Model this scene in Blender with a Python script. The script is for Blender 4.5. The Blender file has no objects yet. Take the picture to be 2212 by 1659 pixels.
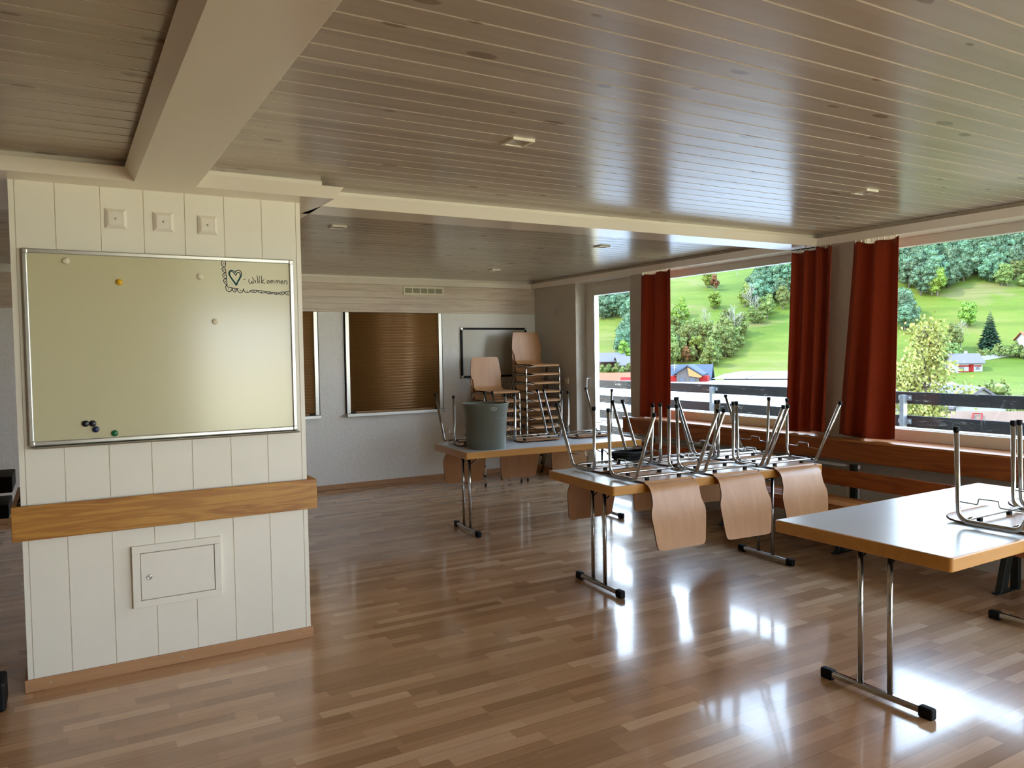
DRAW = {'border':[[(0.7544,2.0823),(0.7505,2.0818),(0.7452,2.0812),(0.741,2.0798),(0.7389,2.0775),(0.738,2.0746),(0.7376,2.0713),(0.7376,2.0677),(0.7383,2.0638),(0.7396,2.0603),(0.7418,2.0575),(0.7446,2.0551),(0.7473,2.0533),(0.7496,2.0517),(0.7516,2.0506),(0.7534,2.0507),(0.755,2.0527),(0.7562,2.0558),(0.7572,2.0592),(0.7581,2.0628),(0.7587,2.0666),(0.7588,2.0704),(0.7584,2.0745),(0.7576,2.0785),(0.7561,2.0814),(0.7536,2.0823),(0.7504,2.0821),(0.7482,2.0818)],[(0.7534,2.0507),(0.75,2.0496),(0.7453,2.0478),(0.7418,2.0456),(0.7404,2.0428),(0.7402,2.0396),(0.7406,2.0363),(0.7416,2.0332),(0.7432,2.03),(0.7457,2.0273),(0.7497,2.0246),(0.7545,2.0224),(0.7579,2.0222),(0.7588,2.0251),(0.7583,2.03),(0.7574,2.0351),(0.7562,2.0407),(0.7546,2.0466),(0.7534,2.0507)],[(0.7579,2.0222),(0.7543,2.0205),(0.7492,2.0181),(0.7453,2.0152),(0.7434,2.012),(0.7425,2.0084),(0.7427,2.005),(0.744,2.0017),(0.7463,1.9986),(0.7492,1.9959),(0.753,1.9932),(0.7575,1.9908),(0.7606,1.9907),(0.7614,1.9941),(0.7608,1.9998),(0.7601,2.0056),(0.7594,2.0116),(0.7586,2.0178),(0.7579,2.0222)],[(0.7606,1.9907),(0.7569,1.9896),(0.7518,1.9879),(0.748,1.9857),(0.7463,1.9829),(0.7458,1.9797),(0.7461,1.9764),(0.7473,1.973),(0.7493,1.9696),(0.7519,1.9663),(0.7555,1.9624),(0.7597,1.9586),(0.7626,1.9574),(0.7634,1.9604),(0.7629,1.9661),(0.7623,1.9722),(0.7618,1.9788),(0.7611,1.9858),(0.7606,1.9907)],[(0.7626,1.9574),(0.7609,1.9562),(0.7585,1.9543),(0.7568,1.9516),(0.756,1.9478),(0.7559,1.9431),(0.7564,1.9386),(0.7574,1.9346),(0.759,1.9308),(0.7614,1.9276),(0.7647,1.9251),(0.7688,1.9233),(0.7728,1.9227),(0.7767,1.9234),(0.7806,1.9253),(0.7837,1.9282),(0.7857,1.9328),(0.7869,1.9383),(0.7877,1.9423)],[(0.7626,1.9574),(0.7628,1.9548),(0.7632,1.9511),(0.7647,1.9481),(0.7678,1.9465),(0.772,1.9456),(0.7761,1.9448),(0.7804,1.9438),(0.7847,1.9429),(0.7877,1.9423)],[(0.7877,1.9423),(0.788,1.939),(0.7886,1.9345),(0.79,1.9302),(0.793,1.9264),(0.797,1.9228),(0.8005,1.9212),(0.8034,1.9223),(0.8059,1.9254),(0.8079,1.9288),(0.8097,1.9327),(0.811,1.9371),(0.8119,1.9401)],[(0.7877,1.9423),(0.7948,1.9416),(0.8047,1.9408),(0.8119,1.9401)],[(0.8119,1.9401),(0.8127,1.9363),(0.8139,1.9309),(0.816,1.9262),(0.8193,1.9228),(0.8234,1.92),(0.8275,1.9185),(0.8313,1.9183),(0.8351,1.9195),(0.8385,1.9221),(0.8413,1.9274),(0.8437,1.9343),(0.8453,1.9392)],[(0.8119,1.9401),(0.8145,1.9394),(0.8182,1.9383),(0.8208,1.9376)],[(0.8453,1.9392),(0.8458,1.9356),(0.8466,1.9305),(0.8486,1.9261),(0.8524,1.923),(0.8573,1.9206),(0.862,1.9193),(0.866,1.9196),(0.8698,1.9211),(0.8731,1.923),(0.8761,1.9256),(0.8788,1.9286),(0.8806,1.9307)],[(0.8806,1.9307),(0.8817,1.9289),(0.8833,1.9264),(0.8859,1.9243),(0.8903,1.9228),(0.8957,1.9218),(0.9006,1.9214),(0.9042,1.9216),(0.9071,1.9224),(0.9099,1.9239),(0.9125,1.9267),(0.9149,1.9301),(0.9166,1.9326)],[(0.8806,1.9307),(0.8836,1.9317),(0.888,1.933),(0.8936,1.9339),(0.9013,1.9337),(0.9102,1.9331),(0.9166,1.9326)],[(0.9166,1.9326),(0.9184,1.9303),(0.9212,1.9271),(0.9247,1.9243),(0.9291,1.9223),(0.9342,1.9208),(0.9394,1.9199),(0.9446,1.9198),(0.9499,1.9203),(0.9543,1.9212),(0.9577,1.9228),(0.9602,1.9248),(0.9619,1.9262)],[(0.9166,1.9326),(0.9226,1.9324),(0.9312,1.9321),(0.9397,1.9313),(0.948,1.9297),(0.9562,1.9277),(0.9619,1.9262)],[(0.9619,1.9262),(0.963,1.9241),(0.9647,1.9211),(0.9673,1.9187),(0.9711,1.9173),(0.9757,1.9164),(0.9803,1.9161),(0.985,1.9168),(0.9897,1.918),(0.9936,1.9193),(0.9963,1.9207),(0.9981,1.9222),(0.9994,1.9233)],[(0.9619,1.9262),(0.9655,1.9266),(0.9708,1.9271),(0.9769,1.9271),(0.9847,1.9261),(0.9932,1.9245),(0.9994,1.9233)],[(0.9994,1.9233),(1.001,1.9211),(1.0034,1.9181),(1.0067,1.9158),(1.0113,1.9147),(1.0167,1.9144),(1.0218,1.9148),(1.0264,1.9167),(1.0305,1.9193),(1.0334,1.9213)],[(0.9994,1.9233),(1.0038,1.9235),(1.0101,1.9238),(1.0164,1.9237),(1.0227,1.923),(1.029,1.922),(1.0334,1.9213)],[(1.0334,1.9213),(1.0346,1.9191),(1.0364,1.916),(1.0389,1.9137),(1.0423,1.9125),(1.0464,1.912),(1.0503,1.9124),(1.0536,1.9143),(1.0567,1.9171),(1.0591,1.92),(1.0604,1.9228),(1.0609,1.9257),(1.0612,1.9277)],[(1.0334,1.9213),(1.0362,1.923),(1.0403,1.9255),(1.045,1.9273),(1.0506,1.9279),(1.0568,1.9278),(1.0612,1.9277)],[(1.0612,1.9277),(1.0627,1.9245),(1.065,1.92),(1.0676,1.9163),(1.0706,1.9141),(1.0739,1.9126),(1.077,1.9117),(1.08,1.9117),(1.0828,1.9123),(1.0848,1.9129)],[(1.0612,1.9277),(1.0638,1.9283),(1.0676,1.9291),(1.0718,1.9299),(1.0766,1.9306),(1.0817,1.9313),(1.0853,1.9318)]],'dots':[(0.7495,2.0672),(0.7495,2.0367),(0.7522,2.0071),(0.7557,1.9757),(0.7697,1.9362),(0.8018,1.9333),(0.8305,1.9294),(0.8641,1.9269),(0.8989,1.9284),(0.9386,1.9243),(0.9824,1.921),(1.0162,1.9189),(1.0457,1.9212),(1.0773,1.9214)],'heart':[[(0.8054,2.0258),(0.8027,2.0282),(0.7988,2.0314),(0.7948,2.0338),(0.7909,2.0348),(0.7869,2.035),(0.7832,2.0343),(0.78,2.0325),(0.7771,2.0298),(0.775,2.0265),(0.7736,2.0228),(0.7731,2.0184),(0.7737,2.0135),(0.7758,2.0079),(0.7792,2.0016),(0.783,1.9952),(0.7873,1.9886),(0.792,1.9818),(0.7967,1.9752),(0.8012,1.9677),(0.8057,1.9603),(0.8097,1.9569),(0.8127,1.9599),(0.8154,1.9668),(0.8183,1.974),(0.822,1.9802),(0.826,1.9866),(0.8296,1.9931),(0.8328,1.9996),(0.8356,2.006),(0.8374,2.0121),(0.8379,2.0176),(0.8374,2.0226),(0.836,2.027),(0.8337,2.0308),(0.8306,2.0339),(0.8273,2.036),(0.8237,2.0368),(0.8199,2.0365),(0.8164,2.0356),(0.8133,2.0341),(0.8104,2.032),(0.8082,2.0297),(0.8067,2.027),(0.8058,2.0241),(0.8053,2.0221)],[(0.8085,2.0092),(0.8058,2.0126),(0.8019,2.0175),(0.7981,2.0218),(0.7945,2.0254),(0.7909,2.0284),(0.7876,2.0298),(0.7844,2.0288),(0.7815,2.0261),(0.7793,2.023),(0.778,2.0198),(0.7775,2.0161),(0.7781,2.0118),(0.7801,2.0067),(0.7831,2.001),(0.7866,1.9953),(0.7904,1.9898),(0.7946,1.9843),(0.7986,1.979),(0.8024,1.973),(0.8059,1.9672),(0.809,1.9644),(0.811,1.9659),(0.8126,1.9704),(0.8147,1.9758),(0.8183,1.9817),(0.8226,1.9885),(0.8261,1.9948),(0.8285,2.0003),(0.8302,2.0054),(0.831,2.01),(0.831,2.0143),(0.8301,2.0181),(0.8286,2.0211),(0.8266,2.0231),(0.8241,2.0243),(0.8215,2.0246),(0.819,2.0241),(0.8165,2.0227),(0.8142,2.0206),(0.812,2.0169),(0.8099,2.0124),(0.8085,2.0092)]],'text':[[(0.8468,1.9899),(0.8497,1.99),(0.8538,1.9901),(0.8568,1.9902)],[(0.875,1.9909),(0.8744,1.9873),(0.8737,1.9823),(0.8737,1.9776),(0.8752,1.9735),(0.8774,1.9696),(0.8798,1.9675),(0.8824,1.9678),(0.8852,1.9699),(0.8873,1.9724),(0.8884,1.976),(0.8889,1.9801),(0.8894,1.9819),(0.8901,1.9793),(0.8907,1.9743),(0.8919,1.9707),(0.8939,1.9693),(0.8963,1.9693),(0.8983,1.9709),(0.8997,1.9748),(0.9007,1.9804),(0.9006,1.986),(0.8984,1.9916),(0.8951,1.997),(0.8927,2.0009)],[(0.9089,1.9863),(0.909,1.9824),(0.9092,1.977),(0.9094,1.9731)],[(0.9169,2.0112),(0.9178,2.0057),(0.9191,1.998),(0.92,1.9905),(0.9204,1.9833),(0.9204,1.9764),(0.9204,1.9715)],[(0.9289,2.0097),(0.9286,2.0048),(0.9283,1.9978),(0.928,1.9907),(0.9279,1.9837),(0.9279,1.9767),(0.9278,1.9718)],[(0.9401,2.011),(0.9402,2.0058),(0.9403,1.9984),(0.9404,1.9911),(0.9406,1.984),(0.9407,1.9771),(0.9408,1.9722)],[(0.9544,1.9916),(0.9502,1.9886),(0.9445,1.9844),(0.9411,1.9807),(0.9418,1.9781),(0.9449,1.976),(0.9483,1.9743),(0.9522,1.9731),(0.9564,1.9723),(0.9594,1.9718)],[(0.9749,1.9885),(0.9731,1.9864),(0.9706,1.9835),(0.969,1.9807),(0.9688,1.9778),(0.9694,1.975),(0.9707,1.9731),(0.9729,1.9726),(0.9758,1.973),(0.9782,1.9743),(0.9799,1.9767),(0.9811,1.98),(0.9813,1.983),(0.9796,1.9852),(0.9769,1.9872),(0.9749,1.9885)],[(0.9885,1.9736),(0.9884,1.9776),(0.9884,1.9831),(0.9889,1.987),(0.9906,1.9882),(0.9928,1.9878),(0.9945,1.9862),(0.995,1.9824),(0.995,1.9774),(0.9951,1.9748),(0.9955,1.977),(0.9961,1.9817),(0.9973,1.9854),(0.9997,1.987),(1.0027,1.9875),(1.0049,1.9866),(1.0056,1.983),(1.0056,1.9779),(1.0055,1.9742)],[(1.0159,1.9745),(1.0157,1.9782),(1.0156,1.9832),(1.0162,1.9869),(1.0185,1.9884),(1.0215,1.9884),(1.0238,1.9872),(1.0245,1.9834),(1.0244,1.9783),(1.0244,1.9757),(1.0248,1.978),(1.0254,1.9827),(1.0266,1.9863),(1.029,1.988),(1.0319,1.9886),(1.0342,1.9875),(1.0353,1.9837),(1.0356,1.9782),(1.0358,1.9741)],[(1.0426,1.9792),(1.0455,1.9799),(1.0495,1.981),(1.0522,1.9823),(1.0526,1.9844),(1.0518,1.9866),(1.0504,1.9881),(1.0484,1.9882),(1.0457,1.9875),(1.0437,1.9859),(1.0424,1.9827),(1.0417,1.9786),(1.0425,1.9753),(1.0457,1.9735),(1.0504,1.9725),(1.0538,1.9718)],[(1.0605,1.972),(1.0603,1.9765),(1.0601,1.9827),(1.0609,1.9874),(1.0633,1.9894),(1.0666,1.99),(1.0696,1.9896),(1.0719,1.9885),(1.0739,1.9865),(1.0752,1.984),(1.0756,1.9809),(1.0754,1.9773),(1.0749,1.9744),(1.074,1.9725),(1.0728,1.9712),(1.0719,1.9704)]]}
import bpy, bmesh, math, random
from mathutils import Vector, Matrix
random.seed(11)
S = bpy.context.scene
COL = S.collection
PI = math.pi

# ------------------------------------------------------------------ helpers
def lin(c):
    c = c / 255.0
    return c / 12.92 if c <= .04045 else ((c + .055) / 1.055) ** 2.4
def rgb(r, g, b): return (lin(r), lin(g), lin(b), 1.0)

class MB:
    """collects verts / faces for one mesh"""
    def __init__(s): s.v = []; s.f = []; s.m = []; s.s = []
    def add(s, vs, fs, m=0, smooth=False):
        o = len(s.v); s.v += [tuple(v) for v in vs]
        for f in fs: s.f.append(tuple(i + o for i in f)); s.m.append(m); s.s.append(smooth)
        return s
    def box(s, x0, x1, y0, y1, z0, z1, m=0):
        return s.add([(x0,y0,z0),(x1,y0,z0),(x1,y1,z0),(x0,y1,z0),(x0,y0,z1),(x1,y0,z1),(x1,y1,z1),(x0,y1,z1)],
                     [(0,3,2,1),(4,5,6,7),(0,1,5,4),(1,2,6,5),(2,3,7,6),(3,0,4,7)], m)
    def obox(s, c, size, M, m=0):
        hx, hy, hz = [q / 2 for q in size]; c = Vector(c)
        vs = [c + M @ Vector((a*hx, b*hy, d*hz)) for d in (-1,1) for a, b in ((-1,-1),(1,-1),(1,1),(-1,1))]
        return s.add(vs, [(0,3,2,1),(4,5,6,7),(0,1,5,4),(1,2,6,5),(2,3,7,6),(3,0,4,7)], m)
    def prism(s, poly, axis, a, b, m=0, da=None, db=None, smooth=False):
        """polygon in the two other axes (cyclic order y,z / z,x / x,y), extruded from a to b; da/db shift each vertex's end (mitres)"""
        n = len(poly); vs = []
        for e, dd in ((a, da), (b, db)):
            for i, (p, q) in enumerate(poly):
                t = e + (dd[i] if dd else 0)
                vs.append({'x': (t, p, q), 'y': (q, t, p), 'z': (p, q, t)}[axis])
        fs = [tuple(range(n))[::-1], tuple(range(n, 2*n))]
        s.add(vs, fs, m)
        o = len(s.v) - 2*n
        for i in range(n):
            j = (i+1) % n
            s.f.append((o+i, o+j, o+n+j, o+n+i)); s.m.append(m); s.s.append(smooth)
        return s
    def tube(s, path, r, n=10, m=0, closed=False, caps=True, flat=1.0):
        P = [Vector(p) for p in path]; k = len(P)
        T = []
        for i in range(k):
            if closed: t = P[(i+1) % k] - P[i-1]
            else: t = P[min(i+1, k-1)] - P[max(i-1, 0)]
            T.append(t.normalized())
        u = T[0].orthogonal().normalized(); vs = []
        for i in range(k):
            u = (u - T[i] * u.dot(T[i]))
            if u.length < 1e-6: u = T[i].orthogonal()
            u.normalize(); w = T[i].cross(u)
            rr = r[i] if isinstance(r, (list, tuple)) else r
            for j in range(n):
                a = 2*PI*j/n
                vs.append(P[i] + (u*math.cos(a) + w*math.sin(a)) * rr)
        fs = []
        for i in range(k if closed else k-1):
            i2 = (i+1) % k
            for j in range(n):
                j2 = (j+1) % n
                fs.append((i*n+j, i*n+j2, i2*n+j2, i2*n+j))
        s.add(vs, fs, m, True)
        if caps and not closed:
            o = len(s.v) - k*n
            s.f.append(tuple(o+j for j in range(n))[::-1]); s.m.append(m); s.s.append(False)
            s.f.append(tuple(o+(k-1)*n+j for j in range(n))); s.m.append(m); s.s.append(False)
        return s
    def lathe(s, prof, c=(0,0,0), n=32, m=0, axis='z', smooth=True):
        vs = []
        for r, h in prof:
            for j in range(n):
                a = 2*PI*j/n; x, y = r*math.cos(a), r*math.sin(a)
                p = {'z': (x, y, h), 'y': (x, h, -y), 'x': (h, x, y)}[axis]
                vs.append((c[0]+p[0], c[1]+p[1], c[2]+p[2]))
        fs = [(i*n+j, i*n+(j+1)%n, (i+1)*n+(j+1)%n, (i+1)*n+j) for i in range(len(prof)-1) for j in range(n)]
        return s.add(vs, fs, m, smooth)
    def build(s, name, mats, parent=None, bevel=0, kind=None, seg=2, loc=None):
        me = bpy.data.meshes.new(name)
        me.from_pydata(s.v, [], s.f)
        if not isinstance(mats, (list, tuple)): mats = [mats]
        for q in mats: me.materials.append(q)
        me.polygons.foreach_set('material_index', s.m)
        me.polygons.foreach_set('use_smooth', s.s)
        me.update()
        bm = bmesh.new(); bm.from_mesh(me); bmesh.ops.recalc_face_normals(bm, faces=bm.faces); bm.to_mesh(me); bm.free()
        o = bpy.data.objects.new(name, me); COL.objects.link(o)
        if parent: o.parent = parent
        if loc: o.location = loc
        if bevel:
            b = o.modifiers.new('b', 'BEVEL'); b.width = bevel; b.segments = seg; b.limit_method = 'ANGLE'; b.angle_limit = .6
            b.harden_normals = False
        if kind: o['kind'] = kind
        return o

def tag(o, label, cat, group=None, kind=None):
    if label: o['label'] = label
    if cat: o['category'] = cat
    if group: o['group'] = group
    if kind: o['kind'] = kind
    return o
def thing(name, label, cat, loc=(0,0,0), rz=0, group=None):
    o = bpy.data.objects.new(name, None); COL.objects.link(o)
    o.empty_display_size = .1; o.location = loc; o.rotation_euler = (0, 0, rz)
    return tag(o, label, cat, group)
def copy_tree(o, parent=None):
    c = o.copy(); COL.objects.link(c)
    if parent: c.parent = parent
    for ch in list(o.children): copy_tree(ch, c)
    return c
def arc_path(pts, rads, seg=6):
    """polyline with rounded corners"""
    P = [Vector(p) for p in pts]; out = [P[0]]
    if not isinstance(rads, (list, tuple)): rads = [rads] * (len(P) - 2)
    for i in range(1, len(P)-1):
        a = (P[i-1]-P[i]).normalized(); b = (P[i+1]-P[i]).normalized(); r = rads[i-1]
        ang = a.angle(b); d = min(r / math.tan(ang/2), (P[i-1]-P[i]).length*.49, (P[i+1]-P[i]).length*.49)
        p0 = P[i] + a*d; p1 = P[i] + b*d
        for k in range(seg+1):
            t = k/seg
            out.append(p0*(1-t)**2 + P[i]*2*t*(1-t) + p1*t*t)
    out.append(P[-1]); return out

# ------------------------------------------------------------------ materials
def newmat(name):
    m = bpy.data.materials.new(name); m.use_nodes = True
    nt = m.node_tree
    return m, nt, nt.nodes['Principled BSDF']
def node(nt, typ, **kw):
    n = nt.nodes.new(typ)
    for k, v in kw.items():
        if k.startswith('i_'):
            key = k[2:]; key = int(key) if key.isdigit() else key.replace('_', ' ')
            n.inputs[key].default_value = v
        else: setattr(n, k, v)
    return n
def math_(nt, op, a, b=None, c=None):
    n = nt.nodes.new('ShaderNodeMath'); n.operation = op
    for i, q in enumerate((a, b, c)):
        if q is None: continue
        if isinstance(q, (int, float)): n.inputs[i].default_value = q
        else: nt.links.new(q, n.inputs[i])
    return n.outputs[0]
def ramp(nt, fac, stops, interp='LINEAR'):
    n = nt.nodes.new('ShaderNodeValToRGB'); cr = n.color_ramp; cr.interpolation = interp
    while len(cr.elements) < len(stops): cr.elements.new(.5)
    for e, (p, c) in zip(cr.elements, stops): e.position = p; e.color = c if len(c) == 4 else (*c, 1)
    nt.links.new(fac, n.inputs[0]); return n.outputs[0]
def mixc(nt, fac, a, b, mode='MIX'):
    n = nt.nodes.new('ShaderNodeMix'); n.data_type = 'RGBA'; n.blend_type = mode
    for sock, q in ((n.inputs['Factor'], fac), (n.inputs[6], a), (n.inputs[7], b)):
        if isinstance(q, (int, float)): sock.default_value = q
        elif isinstance(q, tuple): sock.default_value = q
        else: nt.links.new(q, sock)
    return n.outputs[2]
def objco(nt, scale=(1,1,1), world=False, rnd=False):
    if world: src = nt.nodes.new('ShaderNodeNewGeometry').outputs['Position']
    else: src = nt.nodes.new('ShaderNodeTexCoord').outputs['Object']
    mp = node(nt, 'ShaderNodeMapping'); mp.inputs['Scale'].default_value = scale
    nt.links.new(src, mp.inputs['Vector'])
    if rnd:
        oi = nt.nodes.new('ShaderNodeObjectInfo'); cx = nt.nodes.new('ShaderNodeCombineXYZ')
        v = math_(nt, 'MULTIPLY', oi.outputs['Random'], 37.0)
        nt.links.new(v, cx.inputs[0]); nt.links.new(v, cx.inputs[1]); nt.links.new(v, cx.inputs[2])
        nt.links.new(cx.outputs[0], mp.inputs['Location'])
    return mp.outputs[0]
def noise(nt, vec, scale=5, detail=3, rough=.5, dist=0):
    n = node(nt, 'ShaderNodeTexNoise'); n.inputs['Scale'].default_value = scale; n.inputs['Detail'].default_value = detail
    n.inputs['Roughness'].default_value = rough; n.inputs['Distortion'].default_value = dist
    nt.links.new(vec, n.inputs['Vector']); return n.outputs['Fac']
def bump(nt, bs, h, strength=.3, dist=.01):
    n = node(nt, 'ShaderNodeBump'); n.inputs['Strength'].default_value = strength; n.inputs['Distance'].default_value = dist
    nt.links.new(h, n.inputs['Height']); nt.links.new(n.outputs[0], bs.inputs['Normal']); return n
def flat(name, col, rough=.5, metal=0, spec=.5, coat=0, var=0.0, vscale=8):
    m, nt, b = newmat(name)
    b.inputs['Base Color'].default_value = col; b.inputs['Roughness'].default_value = rough
    b.inputs['Metallic'].default_value = metal; b.inputs['Specular IOR Level'].default_value = spec
    if coat: b.inputs['Coat Weight'].default_value = coat; b.inputs['Coat Roughness'].default_value = .1
    if var:
        f = noise(nt, objco(nt), vscale, 4)
        c2 = tuple(q*(1-var) for q in col[:3]) + (1,)
        nt.links.new(ramp(nt, f, [(.3, c2), (.7, col)]), b.inputs['Base Color'])
    return m
def wood(name, ca, cb, axis='x', rough=.4, spec=.5, k=1.0, rings=True, rnd=False, coat=0):
    """wood with grain along one axis"""
    m, nt, b = newmat(name)
    lo, hi = 1.1*k, 14*k
    sc = {'x': (lo, hi, hi), 'y': (hi, lo, hi), 'z': (hi, hi, lo)}[axis]
    v = objco(nt, sc, rnd=rnd)
    f1 = noise(nt, v, 1.0, 5, .55, .8)
    sc2 = tuple(q*5 for q in sc)
    f2 = noise(nt, objco(nt, sc2, rnd=rnd), 1.0, 3, .6)
    if rings:
        w = math_(nt, 'SINE', math_(nt, 'MULTIPLY', f1, 42.0))
        w = math_(nt, 'ADD', math_(nt, 'MULTIPLY', w, .22), f1)
    else: w = f1
    w = math_(nt, 'ADD', math_(nt, 'MULTIPLY', w, .7), math_(nt, 'MULTIPLY', f2, .3))
    c = ramp(nt, w, [(.28, cb), (.72, ca)])
    nt.links.new(c, b.inputs['Base Color'])
    b.inputs['Roughness'].default_value = rough; b.inputs['Specular IOR Level'].default_value = spec
    if coat: b.inputs['Coat Weight'].default_value = coat; b.inputs['Coat Roughness'].default_value = .12
    bump(nt, b, w, .06, .004)
    return m

M = {}
M['white_paint'] = flat('white_paint', rgb(240,234,218), .42, var=.04, vscale=3)
M['trim_white'] = flat('trim_white', rgb(240,230,214), .22, spec=.5)
M['window_white'] = flat('window_white', rgb(224,218,208), .3)
M['board'] = flat('whiteboard_enamel', rgb(206,200,164), .16, spec=.6)
M['board_grey'] = flat('whiteboard_grey', rgb(190,186,172), .25, spec=.5)
M['alu'] = flat('brushed_aluminium', rgb(200,198,190), .32, metal=.85)
M['chrome'] = flat('chrome', rgb(182,180,177), .12, metal=1)
M['steel'] = flat('galvanised_steel', rgb(150,155,160), .5, metal=.5, var=.2, vscale=30)
M['rubber'] = flat('black_plastic', rgb(10,10,11), .6, spec=.25)
M['black_metal'] = flat('black_metal', rgb(10,10,11), .55, spec=.25)
M['green_steel'] = flat('dark_green_steel', rgb(20,30,28), .4)
M['oak'] = wood('oak_rail', rgb(194,140,58), rgb(158,100,34), 'x', .42, k=.8)
M['edge'] = wood('table_edge_wood', rgb(198,142,66), rgb(178,120,48), 'x', .35, rings=False)
M['laminate'] = flat('grey_laminate', rgb(214,217,219), .26, spec=.5, var=.05, vscale=4)
M['ply'] = wood('beech_plywood', rgb(198,150,106), rgb(178,128,84), 'z', .35, rings=False, rnd=True, k=.9)
M['ply_edge'] = flat('plywood_edge', rgb(96,56,36), .5)
M['skirt'] = wood('beech_skirting', rgb(190,146,104), rgb(168,122,82), 'x', .45, rings=False)
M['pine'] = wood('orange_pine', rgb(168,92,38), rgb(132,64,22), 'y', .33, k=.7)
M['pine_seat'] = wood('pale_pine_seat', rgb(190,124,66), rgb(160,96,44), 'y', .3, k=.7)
M['panel_pine'] = wood('whitewashed_pine', rgb(214,198,180), rgb(196,176,158), 'x', .4, k=.6)
M['bin'] = flat('grey_green_plastic', rgb(106,110,100), .32, var=.06)
M['shutter'] = flat('brown_shutter', rgb(136,98,54), .3, metal=.3)
M['pipe'] = flat('cream_pipe', rgb(200,194,180), .35)
M['yellow'] = flat('yellow_magnet', rgb(222,172,20), .35)
M['ivory'] = flat('ivory_magnet', rgb(226,218,194), .35)
M['black_mag'] = flat('black_magnet', rgb(20,18,26), .35)
M['blue_mag'] = flat('navy_magnet', rgb(24,34,70), .35)
M['green_mag'] = flat('green_magnet', rgb(14,96,52), .35)
M['ink'] = flat('dark_ink', rgb(44,50,72), .6)
M['teal'] = flat('teal_ink', rgb(40,118,118), .6)
M['grey_ink'] = flat('grey_ink', rgb(64,60,60), .6)
M['cream'] = flat('cream_plastic', rgb(230,222,196), .4)
M['plate'] = flat('white_plastic', rgb(236,228,214), .4)
M['mesh'] = flat('vent_mesh', rgb(160,154,128), .7)
M['deck'] = flat('deck_concrete', rgb(150,146,140), .8, var=.2)

# ceiling: whitewashed boards with dark oval knots
def mk_ceiling():
    m, nt, b = newmat('whitewashed_ceiling_boards')
    v = objco(nt, (1.0, 12, 12), world=True)
    f = noise(nt, v, 1.2, 5, .6, .5)
    pos = nt.nodes.new('ShaderNodeNewGeometry').outputs['Position']
    sp = node(nt, 'ShaderNodeSeparateXYZ'); nt.links.new(pos, sp.inputs[0])
    row = math_(nt, 'FLOOR', math_(nt, 'DIVIDE', math_(nt, 'ADD', sp.outputs[1], 40 - .0046), .12))
    wn = node(nt, 'ShaderNodeTexWhiteNoise', noise_dimensions='1D'); nt.links.new(row, wn.inputs['W'])
    base = ramp(nt, f, [(.25, rgb(190,178,164)), (.75, rgb(202,190,176))])
    tint = ramp(nt, wn.outputs[0], [(0, (.88,.87,.86,1)), (1, (1,1,1,1))])
    base = mixc(nt, 1.0, base, tint, 'MULTIPLY')
    vo = node(nt, 'ShaderNodeTexVoronoi'); vo.inputs['Scale'].default_value = 1.0
    vv = objco(nt, (3.4, 8.3, 1), world=True)
    nt.links.new(vv, vo.inputs['Vector'])
    wob = noise(nt, objco(nt, (20, 50, 20), world=True), 1.0, 2)
    d = math_(nt, 'ADD', vo.outputs['Distance'], math_(nt, 'MULTIPLY', math_(nt, 'SUBTRACT', wob, .5), .07))
    rnd = node(nt, 'ShaderNodeSeparateColor'); nt.links.new(vo.outputs['Color'], rnd.inputs[0])
    size = math_(nt, 'MULTIPLY', rnd.outputs[0], .2)
    kf = math_(nt, 'SUBTRACT', size, d)
    kk = ramp(nt, math_(nt, 'ADD', math_(nt, 'MULTIPLY', kf, 9.0), .5), [(.42, (0,0,0,1)), (.75, (1,1,1,1))])
    c = mixc(nt, math_(nt, 'MULTIPLY', kk, .6), base, rgb(120,94,74))
    nt.links.new(c, b.inputs['Base Color'])
    b.inputs['Roughness'].default_value = .24; b.inputs['Specular IOR Level'].default_value = .45
    wv = noise(nt, objco(nt, (1.5, 9, 1), world=True), 1.0, 2)
    bump(nt, b, math_(nt, 'ADD', math_(nt, 'MULTIPLY', f, .3), wv), .10, .01)
    return m
M['ceiling'] = mk_ceiling()
M['groove'] = flat('ceiling_tongue_lit', rgb(252,244,234), .5)  # paler than the boards: light in the grooves is put into the colour

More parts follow.
